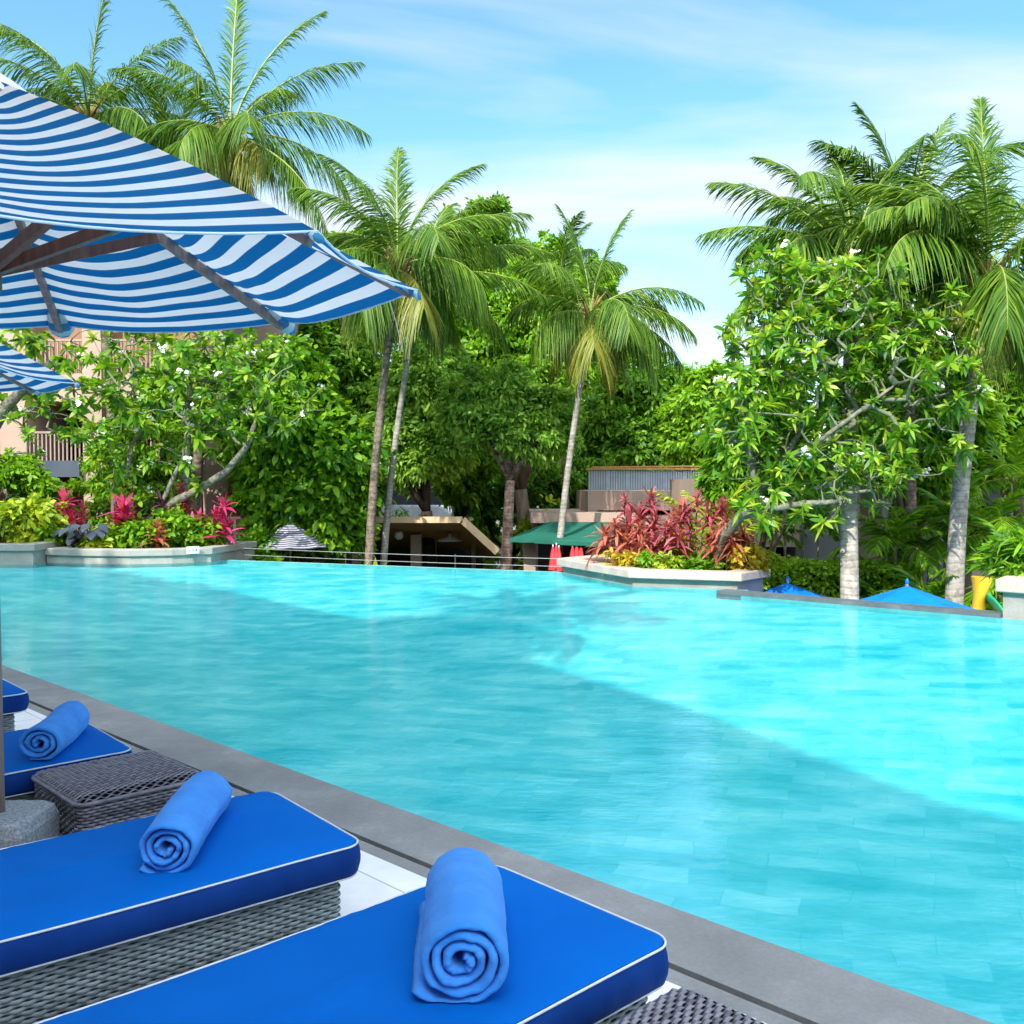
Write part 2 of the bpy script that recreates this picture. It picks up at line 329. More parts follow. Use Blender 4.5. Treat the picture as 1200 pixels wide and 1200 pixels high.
# ------------------------------------------------------------------ camera, world, sun
cam = bpy.data.objects.new('camera', bpy.data.cameras.new('camera')); COL.objects.link(cam); S.camera = cam
cam.location = (0, 0, HC); cam.rotation_euler = (R_(90)-PIT, 0, 0); cam.data.sensor_width = 36; cam.data.lens = 36*FPX/1200
cam.data.clip_start = .05; cam.data.clip_end = 2000
NRM = np.array([.699, .715]); ALG = np.array([-.715, .699]); E0 = np.array([-.65, 4.97])   # pool edge: normal, direction, a point
def pe(a, n, z=0.): q = E0+ALG*a+NRM*n; return (q[0], q[1], z)      # a metres along the edge (left), n metres over the pool
EL = R_(42); sx, sy = -.42, -.91
saz = math.atan2(sx, sy)+R_(0)
sun = bpy.data.objects.new('sun', bpy.data.lights.new('sun', 'SUN')); COL.objects.link(sun)
sd = Vector((math.sin(saz)*math.cos(EL), math.cos(saz)*math.cos(EL), math.sin(EL)))
sun.rotation_euler = sd.to_track_quat('Z', 'Y').to_euler(); sun.location = sd*60
sun.data.energy = 2.4; sun.data.angle = R_(.5); sun.data.color = (1, .95, .86)
w = bpy.data.worlds.new('World'); S.world = w; w.use_nodes = True; nt = w.node_tree; nt.nodes.clear()
def wn(ty, **k):
    x = nt.nodes.new(ty)
    for a, b in k.items(): setattr(x, a, b)
    return x
wo = wn('ShaderNodeOutputWorld'); sky = wn('ShaderNodeTexSky', sky_type='NISHITA'); sky.sun_disc = False; sky.sun_elevation = EL; sky.sun_rotation = saz
sky.air_density = 1.; sky.dust_density = .2; sky.ozone_density = 1.5
bg = wn('ShaderNodeBackground'); hs = wn('ShaderNodeHueSaturation'); hs.inputs['Saturation'].default_value = 1.2; nt.links.new(sky.outputs[0], hs.inputs['Color']); hm = wn('ShaderNodeMix', data_type='RGBA', blend_type='MULTIPLY'); hm.inputs[0].default_value = 1; hm.inputs[7].default_value = (.82, 1.08, 1.0, 1); nt.links.new(hs.outputs[0], hm.inputs[6]); nt.links.new(hm.outputs[2], bg.inputs[0]); bg.inputs[1].default_value = .11
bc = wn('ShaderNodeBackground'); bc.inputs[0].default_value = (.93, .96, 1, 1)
tc = wn('ShaderNodeTexCoord'); sep = wn('ShaderNodeSeparateXYZ'); nt.links.new(tc.outputs['Generated'], sep.inputs[0])
def wm(op, a, b=None, c=None):
    x = wn('ShaderNodeMath', operation=op)
    for i, v in enumerate((a, b, c)):
        if v is None: continue
        if isinstance(v, (int, float)): x.inputs[i].default_value = v
        else: nt.links.new(v, x.inputs[i])
    return x.outputs[0]
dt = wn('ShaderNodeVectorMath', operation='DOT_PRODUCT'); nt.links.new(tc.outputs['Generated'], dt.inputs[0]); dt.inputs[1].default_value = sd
nt.links.new(wm('MULTIPLY_ADD', wm('POWER', wm('MAXIMUM', dt.outputs['Value'], 0.0), 2.0), 4.0, .42), bc.inputs[1])   # cloud brighter towards the sun out of view, added fill for the shade
zz = wm('ADD', wm('MAXIMUM', sep.outputs[2], 0.0), .16)
cx = wm('DIVIDE', sep.outputs[0], zz); cy = wm('DIVIDE', sep.outputs[1], zz)
cmb = wn('ShaderNodeCombineXYZ'); nt.links.new(cx, cmb.inputs[0]); nt.links.new(cy, cmb.inputs[1])
mp = wn('ShaderNodeMapping'); nt.links.new(cmb.outputs[0], mp.inputs[0]); mp.inputs['Rotation'].default_value = (0, 0, R_(-24)); mp.inputs['Scale'].default_value = (.32, 1.15, 1); mp.inputs['Location'].default_value = (1.3, .55, 0)
nz = wn('ShaderNodeTexNoise'); nt.links.new(mp.outputs[0], nz.inputs['Vector']); nz.inputs['Scale'].default_value = 1.5; nz.inputs['Detail'].default_value = 8; nz.inputs['Roughness'].default_value = .52; nz.inputs['Distortion'].default_value = .5
cr = wn('ShaderNodeValToRGB'); e = cr.color_ramp.elements; e[0].position = .42; e[0].color = (0, 0, 0, 1); e[1].position = .66; e[1].color = (.78,)*3+(1,)
nt.links.new(nz.outputs[0], cr.inputs[0])
hz = wm('MULTIPLY', wm('POWER', wm('SUBTRACT', 1.0, wm('MAXIMUM', sep.outputs[2], 0)), 5.0), .26)   # thin high cloud thickens to the horizon
fc = wm('MINIMUM', wm('ADD', wm('ADD', cr.outputs[0], hz), .04), .92)
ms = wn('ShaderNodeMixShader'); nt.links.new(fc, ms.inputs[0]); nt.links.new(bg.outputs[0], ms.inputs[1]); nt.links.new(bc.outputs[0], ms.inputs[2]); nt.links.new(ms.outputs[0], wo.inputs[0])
S.view_settings.view_transform = 'Standard'; S.view_settings.look = 'None'; S.view_settings.exposure = 1.45; S.view_settings.gamma = 1
S.render.engine = 'CYCLES'; S.cycles.use_denoising = True; S.cycles.max_bounces = 7; S.cycles.diffuse_bounces = 4; S.cycles.glossy_bounces = 3; S.cycles.transparent_max_bounces = 8
S.cycles.transmission_bounces = 4; S.cycles.sample_clamp_indirect = 6; S.cycles.caustics_reflective = False; S.cycles.caustics_refractive = False
# ------------------------------------------------------------------ ground, deck, pool
POOL = [pe(-14, 0)[:2], pe(16, 0)[:2], (-14.6, 20.2), (-9.95, 20.45), (-9.95, 20.95), (-8.9, 20.6), (-8.0, 20.5), (-7.2, 20.72), (-6.5, 21.15), (-6.35, 21.65),
        (.95, 18.55), (1.15, 18.0), (1.96, 16.05), (3.55, 15.5), (3.42, 14.62), (6.08, 12.12), (6.9, 11.3), (12, 8.4), (15, 0)]
def poly_sheet(name, pts, z, mat):
    from mathutils.geometry import tessellate_polygon
    tr = tessellate_polygon([[Vector((p[0], p[1], 0)) for p in pts]]); T = []
    for a, b, c in tr:
        cr = (pts[b][0]-pts[a][0])*(pts[c][1]-pts[a][1])-(pts[b][1]-pts[a][1])*(pts[c][0]-pts[a][0])
        T.append([a, b, c] if cr > 0 else [a, c, b])
    return MB().add([(p[0], p[1], z) for p in pts], None, T).build(name, mat)
tag(poly_sheet('pool_water', POOL, -.012, M['water']), kind='structure')
def floor_z(x, y):
    n = (x-E0[0])*NRM[0]+(y-E0[1])*NRM[1]
    dd = 1e9; p = np.array([x, y]); F = POOL[2:-1]
    for a, b in zip(F[:-1], F[1:]):
        a = np.array(a); b = np.array(b); t = np.clip(np.dot(p-a, b-a)/np.dot(b-a, b-a), 0, 1); dd = min(dd, np.linalg.norm(p-a-(b-a)*t))
    s = min(1, dd/6.5); return -.085-.42*(s*s*(3-2*s))
from mathutils.geometry import delaunay_2d_cdt
pts = [Vector(p) for p in POOL]+[Vector((x, y)) for x in np.arange(-24, 18, .9) for y in np.arange(-13, 24, .9)]
vv, ee, ff, *_r = delaunay_2d_cdt(pts, [], [list(range(len(POOL)))], 1, 1e-5)
tag(MB().add([(v.x, v.y, floor_z(v.x, v.y)) for v in vv], None, [list(f) for f in ff]).build('pool_floor', M['pool_floor'], None, True), kind='structure')
pw = MB()
for i in range(len(POOL)):
    a = np.array(POOL[i]); b = np.array(POOL[(i+1) % len(POOL)]); d = b-a; d /= np.linalg.norm(d); n = np.array([d[1], -d[0]])
    # POOL runs clockwise or not: push the wall outwards
    mid = (a+b)/2; cen = np.array([2., 9.])
    if np.dot(mid+n*.01-cen, mid+n*.01-cen) < np.dot(mid-cen, mid-cen): n = -n
    V = [(*a, -.016), (*b, -.016), (*(b+n*.18), -.016), (*(a+n*.18), -.016), (*a, -.9), (*b, -.9), (*(b+n*.18), -.9), (*(a+n*.18), -.9)]
    pw.add(V, [[0,1,2,3],[0,4,5,1],[3,2,6,7],[1,5,6,2],[0,3,7,4]])
tag(pw.build('pool_wall', M['pool_wall']), kind='structure')
gb = MB(); gb.add([(-400, -400, -2.6), (400, -400, -2.6), (400, 600, -2.6), (-400, 600, -2.6)], [[0,1,2,3]]); tag(gb.build('ground', M['earth']), kind='structure')
def band(name, mat, n0, n1, z0, z1, a0=-14, a1=16):
    return tag(MB().prism([pe(a0, n0)[:2], pe(a1, n0)[:2], pe(a1, n1)[:2], pe(a0, n1)[:2]], z0, z1).build(name, mat), kind='structure')
cp = band('pool_coping', M['coping'], 0.004, -.365, -.9, 0)
band('drain_channel', M['dark'], -.366, -.392, -.9, -.03)
band('drain_kerb', M['coping'], -.393, -.47, -.9, -.004)
band('pool_deck', M['deck'], -.472, -14, -.9, -.002)
tag(MB().box(-60, -6.4, 23.3, 60, -2.55, .22).build('terrace_ground', M['soil']), kind='structure')
# stone ledge of the vanishing edge on the right
lg = MB(); a = np.array([3.42, 14.62]); b = np.array([6.06, 12.14]); d = (b-a)/np.linalg.norm(b-a); n = np.array([-d[1], d[0]]); n = n if n[1] > 0 else -n
lg.prism([a-d*.42, b, b+n*.3, a-d*.42+n*.3], -.9, .035)
tag(lg.build('pool_edge_ledge', M['edge_stone']), kind='structure')
lg = MB(); a = np.array([-6.35, 21.68]); b = np.array([.95, 18.6]); d = (b-a)/np.linalg.norm(b-a); n = np.array([-d[1], d[0]])
lg.prism([a+n*.19, b+n*.19, b+n*.45, a+n*.45], -2.5, -.05); tag(lg.build('overflow_channel', M['edge_stone']), kind='structure')
# cable railing beyond the far edge
cr_ = thing('cable_railing', 'thin steel cable railing running along the far vanishing edge of the pool', 'railing', (a[0], a[1], -.3))
for zc in (.21, .06):
    m = MB(); A = np.array([a[0]+.3, a[1]+.35, zc+.02]); B = np.array([b[0]+.3, b[1]+.35, zc]); m.tube([A+(B-A)*t-np.array([0, 0, .02*math.sin(math.pi*t)]) for t in np.linspace(0, 1, 9)], .0065, 6); o = m.build('cable', M['steel'], cr_); o.matrix_parent_inverse = Matrix.Translation(-cr_.location)
for t in (0, .34, .67, 1.0):
    q = np.array([a[0]+.3, a[1]+.37, 0])+(np.array([b[0], b[1], 0])-np.array([a[0], a[1], 0]))*t
    o = MB().tube([(q[0], q[1], -.6), (q[0], q[1], .24)], .012, 6).build('post', M['dark_metal'], cr_); o.matrix_parent_inverse = Matrix.Translation(-cr_.location)
# hotel wing behind the camera (throws the shade over the deck)
hb = thing('hotel_building', 'cream plastered hotel wing standing behind the sun deck', 'building')
m = MB(); HN = -8.6; HZ = 11.6
PRF = ((-30, -1.6), (-6.1, -1.35), (-3.4, -.3), (-.4, .4), (2.7, 1.1), (7.7, 1.3), (11, .8), (15, .3), (34, .1))  # front and roof edge bent to shape the shadow line on the pool
def hn(a, o=0.): return pe(a, HN+float(np.interp(a, [q[0] for q in PRF], [q[1] for q in PRF]))+o)[:2]
AA = [q[0] for q in PRF]
m.prism([hn(a) for a in AA]+[pe(34, HN-11)[:2], pe(-30, HN-11)[:2]], -.9, HZ); m.build('wall', M['hotel'], hb)
m = MB(); m.prism([hn(a, .5) for a in AA]+[pe(34.3, HN-11.3)[:2], pe(-30.3, HN-11.3)[:2]], HZ+.003, HZ+.35); m.build('roof', M['slate'], hb)
for a0, a1, hh in ((9, 12.5, .5), (19, 27, 1.0)):  # blocks added on the roof to step its shadow edge
    m = MB(); m.prism([hn(a0, -.2), hn(a1, -.2), hn(a1, -4), hn(a0, -4)], HZ+.352, HZ+.352+hh); m.build('roof_shadow_block', M['hotel'], hb)
m = MB(); rsb = np.random.RandomState(9); BL = []
for k in range(26): q = hn(8.5+k*1.0, -.4); BL.append((np.array([q[0], q[1], HZ+.4+rsb.uniform(0, .7)]), (rsb.uniform(.4, .8),)*2+(rsb.uniform(.4, 1.3),)))
for c_, r_ in BL:
    kk = 260; dd_ = rsb.normal(size=(kk, 3)); dd_ /= np.linalg.norm(dd_, axis=1)[:, None]; P_ = c_+dd_*np.array(r_)*(rsb.uniform(size=(kk, 1))**.4)
    for p_ in P_: a_ = rsb.normal(size=3)*.12; b_ = rsb.normal(size=3)*.12; m.add([p_-a_, p_+b_, p_+a_, p_-b_], [[0,1,2,3]])
tag(m.build('roof_shadow_leaves', M['leaf_mid']), 'unseen leaves added along the hotel roof edge to break up its shadow', 'shadow caster', kind='stuff')  # leaves put on the roof for a ragged shadow edge
for fl in range(3):
    m = MB()
    for k in range(14):
        a0 = -27+k*4.3
        if abs(a0-5) > 17 or True: m.prism([hn(a0, .003), hn(a0+2.2, .003), hn(a0+2.2, .05), hn(a0, .05)], .5+fl*3.6, 2.9+fl*3.6)
    m.build('window_row', M['room'], hb)
# ------------------------------------------------------------------ loungers
def rrect(L, W, r, n=8, seg=None):
    """rounded rectangle centred at 0, extra points along the sides; returns pts and outward normals"""
    P = []
    for cx_, cy_, a0 in ((L/2-r, W/2-r, 0), (-L/2+r, W/2-r, 90), (-L/2+r, -W/2+r, 180), (L/2-r, -W/2+r, 270)):
        for k in range(n+1):
            a = R_(a0+90*k/n); P.append((cx_+r*math.cos(a), cy_+r*math.sin(a), math.cos(a), math.sin(a)))
    out = []
    for i in range(len(P)):
        p = P[i]; q = P[(i+1) % len(P)]; d = math.hypot(q[0]-p[0], q[1]-p[1]); k = max(1, int(d/(seg or 9)))
        for j in range(k):
            t = j/k; out.append([p[0]*(1-t)+q[0]*t, p[1]*(1-t)+q[1]*t, p[2]*(1-t)+q[2]*t, p[3]*(1-t)+q[3]*t])
    return np.array(out)
def weave_wall(m, L, W, z0, z1, rc, row=.0115, p=.024, amp=.0032, step=.006, mi=0):
    O = rrect(L, W, rc, 6, step); P = O[:, :2]; Nn = O[:, 2:]; Nn /= np.linalg.norm(Nn, axis=1)[:, None]
    seg = np.linalg.norm(np.roll(P, -1, 0)-P, axis=1); s = np.concatenate([[0], np.cumsum(seg)[:-1]]); per = seg.sum(); kk = round(per/(2*p)); p = per/(2*kk)
    n = len(P)
    for k in range(int((z1-z0)/row)):
        z = z0+(k+.5)*row; off = amp*np.cos(math.pi*s/p+k*math.pi); V = []
        for dn, dz in ((.0024, 0), (0, row*.54), (-.0024, 0), (0, -row*.54)):
            V.append(np.column_stack([P+Nn*(off+dn)[:, None], np.full(n, z+dz)]))
        V = np.stack(V, 1).reshape(-1, 3); i = np.arange(n)[:, None]*4; i2 = ((np.arange(n)+1) % n)[:, None]*4; j = np.arange(4)[None, :]; j2 = (j+1) % 4
        m.add(V, np.stack([i+j, i2+j, i2+j2, i+j2], -1).reshape(-1, 4), m=mi)
def weave_top(m, L, W, z, row=.0115, p=.024, amp=.0032, step=.006, dome=.0, mi=0, r=.03):
    xs = np.arange(-L/2, L/2+1e-6, step); n = len(xs)
    for k in range(int(W/row)):
        y = -W/2+(k+.5)*row; off = amp*np.cos(math.pi*xs/p+k*math.pi)
        ex = np.clip((np.abs(xs)-(L/2-r))/r, 0, 1); ey = max(0, (abs(y)-(W/2-r))/r); edge = -r*.55*(1-np.sqrt(np.maximum(0, 1-np.minimum(1, ex**2+ey**2)*.999)))
        zc = z+off+edge; V = []
        for dy, dz in ((0, .0022), (row*.68, 0), (0, -.0022), (-row*.68, 0)): V.append(np.column_stack([xs, np.full(n, y+dy), zc+dz]))
        V = np.stack(V, 1).reshape(-1, 3); i = np.arange(n-1)[:, None]*4; j = np.arange(4)[None, :]; j2 = (j+1) % 4
        m.add(V, np.stack([i+j, i+4+j, i+4+j2, i+j2], -1).reshape(-1, 4), m=mi)
CL, CW, CH = 1.96, .74, .105
def make_lounger(label):
    t = thing('sun_lounger', label, 'sun lounger', group='sun loungers in a row along the pool edge')
    m = MB(); weave_wall(m, CL-.16, CW-.07, .03, .325, .02, .0125, .028, .0036, .007); o = m.build('wicker_base', M['wicker_base'], t, True)
    m = MB(); m.box(-(CL-.20)/2, (CL-.20)/2, -(CW-.11)/2, (CW-.11)/2, .012, .322); m.build('dark_backing', M['wicker_dark'], o)  # near-black box behind the weave so its gaps look dark
    for sx_ in (-1, 1):
        for sy_ in (-1, 1): MB().box(sx_*(CL/2-.16)-.025, sx_*(CL/2-.16)+.025, sy_*(CW/2-.12)-.025, sy_*(CW/2-.12)+.025, -.002, .03).build('foot', M['wicker_dark'], t)
    # cushion: a soft box with puffed top and rippled sides
    O = rrect(CL, CW, .075, 8, .02); n = len(O); s = np.arange(n)
    def ring(inset, z, wob=0.):
        P = O[:, :2]-O[:, 2:]*inset if inset < .04 else (O[:, :2]-O[:, 2:]*.03)*np.array([(CL/2-inset)/(CL/2-.03), (CW/2-inset)/(CW/2-.03)]); zz_ = np.full(n, z)
        bow = -.010*np.cos(P[:, 0]/CL*math.pi*2.)*(.3+z/CH)
        zz_ = zz_+bow*.5
        if wob:
            wv = np.array([noise.noise(Vector((p[0]*14, p[1]*14, z*3))) for p in P]) + .6*np.array([noise.noise(Vector((p[0]*40, p[1]*40, z*9+5))) for p in P])
            P = P+O[:, 2:]*(wv*wob)[:, None]
        return np.column_stack([P, zz_+.325])
    def cush(rings, mat, name, par, cap0, cap1):
        V = np.concatenate(rings); k = len(rings); i = np.arange(k-1)[:, None]*n; j = np.arange(n)[None, :]; j2 = (j+1) % n
        Q = np.stack([i+j, i+j2, i+n+j2, i+n+j], -1).reshape(-1, 4); T = []
        c = len(V); ex = []
        if cap0 is not None: ex.append([0, 0, cap0]); T += [[c, (q+1) % n, q] for q in range(n)]
        if cap1 is not None:
            ci = c+len(ex); ex.append([0, 0, cap1]); b = (k-1)*n; T += [[ci, b+q, b+(q+1) % n] for q in range(n)]
        if ex: V = np.concatenate([V, np.array(ex)])
        return MB().add(V, Q, T).build(name, mat, par, True)
    top = [ring(.012, CH)]
    for ins, z in ((.022, .110), (.035, .114), (.05, .117), (.07, .1195), (.095, .1215), (.125, .123), (.16, .124), (.20, .1245), (.24, .125), (.28, .125), (.32, .125)):
        rg = ring(ins, z); e_ = math.exp(-ins/.05)
        for q_ in rg: q_[2] += .0035*noise.noise(Vector((q_[0]*4, q_[1]*4, 1)))+.004*e_*noise.noise(Vector((q_[0]*26, q_[1]*26, 4)))+.0016*noise.noise(Vector((q_[0]*11+q_[1]*9, q_[1]*5, 9)))
        top.append(rg)
    cu = cush(top, M['cushion'], 'cushion', t, None, .325+.1255)
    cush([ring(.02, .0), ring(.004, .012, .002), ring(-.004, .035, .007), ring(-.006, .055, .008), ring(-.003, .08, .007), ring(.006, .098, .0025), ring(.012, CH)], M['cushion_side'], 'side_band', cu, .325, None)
    for ins, z in ((.006, CH-.002), (.010, .006)):
        P = ring(ins, z); P = np.concatenate([P, P[:2]]); MB().tube(P, .0034, 6, caps=False).build('piping', M['piping'], cu, True)
    return t
def place_corner(o, corner, a):
    """put a lounger so that the corner of its cushion at the pool end, camera side, is at `corner`; a = direction from head to pool end"""
    a = np.array(a)/np.linalg.norm(a); b = np.array([a[1], -a[0]]); c = np.array(corner[:2])-a*(CL/2-.01)-b*(CW/2-.01)
    o.location = (c[0], c[1], 0); o.rotation_euler = (0, 0, math.atan2(a[1], a[0]))
def corner_px(X, Y): return gz(X, Y, .43)
L1 = make_lounger('closest and largest blue sun lounger, lying in front of all the others')
place_corner(L1, corner_px(790, 1105), (.735, .678))
L2 = dup(L1, label='second blue sun lounger, its white piped side and pale wicker base in full view'); place_corner(L2, corner_px(426, 990), (.785, .62))
L3 = dup(L1, label='blue sun lounger partly hidden behind the umbrella pole and the wicker side table'); c3 = corner_px(152, 866); place_corner(L3, (-1.70, 4.38), (.76, .65))
L4 = dup(L1, label='sun lounger at the left border showing only a cushion corner and wicker end'); place_corner(L4, corner_px(34, 813), (.74, .67))
L5 = None
# ------------------------------------------------------------------ towels
def make_towel(label, R=.098, L=.50, seed=0, turns=4.2, loose=0.):
    rs = random.Random(seed); NT_ = 150; T = turns*2*math.pi; r0 = .014; pitch = (R-r0)/turns; th = pitch*.80
    ends = [(0, .25), (.003, .62), (.009, .9), (.018, 1.)]
    X = [(-L/2+a, b) for a, b in ends]+[(x, 1.) for x in np.linspace(-L/2+.03, L/2-.03, 44)]+[(L/2-a, b) for a, b in reversed(ends)]
    V = []; K = len(X)
    for xi, (x, ts) in enumerate(X):
        outer = []; inner = []
        for k in range(NT_):
            a = T*k/(NT_-1); r = r0+pitch*a/(2*math.pi); ang = -a+T+R_(205+8*seed)
            wr = 1+.035*noise.noise(Vector((math.cos(ang)*1.5, math.sin(ang)*1.5+seed*7, x*7)))*(r/R)+.022*noise.noise(Vector((math.cos(ang)*4, math.sin(ang)*4, x*16+seed)))+.010*noise.noise(Vector((math.cos(ang)*9, math.sin(ang)*9, x*34+seed)))-.10*max(0, .10-abs(noise.noise(Vector((math.cos(ang)*2.2+x*9, math.sin(ang)*2.2, x*5+seed*3)))))*(r/R)-.12*max(0, .07-abs(noise.noise(Vector((math.cos(ang)*3.5, math.sin(ang)*3.5+x*14, seed*5-x*9)))))*(r/R)
            wr *= 1+.10*noise.noise(Vector((a*.9, seed*3.1, .3)))+.05*noise.noise(Vector((a*2.3, seed*3.1, 2.3)))
            ex = x+(1 if x > 0 else -1)*(.026*noise.noise(Vector((a*.55, seed+3, 0)))+.008*noise.noise(Vector((a*2.6, seed+3, 0))))*(1 if abs(x) > L/2-.05 else 0)
            lo = loose*max(0, a/T-.93)/.07*R
            for lst, o_ in ((outer, th/2*ts), (inner, -th/2*ts)):
                rr = (r+o_)*wr+lo; y = rr*math.cos(ang)*1.05; z = rr*math.sin(ang)*.94
                zb = -R*.80
                if z < zb: z = zb+(z-zb)*.25
                lst.append((ex, y, z+R*.86+.006*math.sin(x*9+seed)))
        V += outer+inner[::-1]
    C = NT_*2; V = np.array(V); i = np.arange(K-1)[:, None]*C; j = np.arange(C)[None, :]; j2 = (j+1) % C
    Q = list(np.stack([i+j, i+C+j, i+C+j2, i+j2], -1).reshape(-1, 4))
    for b, fl in ((0, 0), ((K-1)*C, 1)):
        for k in range(NT_-1):
            q = [b+k, b+k+1, b+C-2-k, b+C-1-k]; Q.append(q if not fl else q[::-1])
    o = MB().add(V, Q).build('rolled_towel', M['towel'], None, True); return tag(o, label, 'towel', 'rolled blue towels, one on each lounger')
def place_towel(o, near, far, z):
    a = gz(*near, z); b = gz(*far, z); d = b-a; c = (a+b)/2; o.location = (c[0], c[1], z); o.rotation_euler = (0, 0, math.atan2(-d[1], -d[0])); return np.linalg.norm(d)
t1 = make_towel('rolled blue towel lying on the closest lounger, its spiral end towards us', .106, .50, 1, 3.6, .10); place_towel(t1, (541, 1174), (541, 1066), .447)
t2 = make_towel('rolled blue towel lying at an angle on the second lounger', .088, .54, 2, 3.4, .03); place_towel(t2, (192, 1024), (243, 952), .447)
t3 = make_towel('rolled blue towel with ruffled end on the lounger behind the umbrella pole', .085, .52, 5, 3.0, .03); place_towel(t3, (38, 899), (88, 853), .447)
# ------------------------------------------------------------------ wicker side tables
def make_table(label):
    t = thing('wicker_side_table', label, 'side table', group='wicker side tables between the loungers')
    W_ = .51; m = MB(); weave_wall(m, W_, W_, .02, .415, .035, .0125, .022, .0040, .0045); b = m.build('woven_side', M['wicker'], t, True)
    m = MB(); weave_top(m, W_+.012, W_+.012, .436, .0125, .022, .0040, .0045, r=.045); m.build('woven_top', M['wicker'], t, True)
    P = rrect(W_+.016, W_+.016, .04, 6, .02); P = np.column_stack([P[:, :2], np.full(len(P), .412)]); P = np.concatenate([P, P[:2]])
    MB().tube(P, .0085, 6, caps=False).build('rim', M['wicker'], t, True)
    MB().box(-W_/2+.012, W_/2-.012, -W_/2+.012, W_/2-.012, 0, .425).build('dark_backing', M['wicker_dark'], t)  # dark fill box behind the woven top and sides
    return t
st1 = make_table('dark grey woven wicker side table between the granite block and the pool coping'); q = gz(136, 903, .435); st1.location = (q[0]+.02, q[1]-.02, 0); st1.rotation_euler = (0, 0, math.atan2(.69, .72))
q = gz(815, 1149, .435); st2 = dup(st1, loc=(q[0]-.045, q[1]-.37, 0), rz=math.atan2(.69, .72), label='dark woven wicker side table cut off by the lower border of the photo')
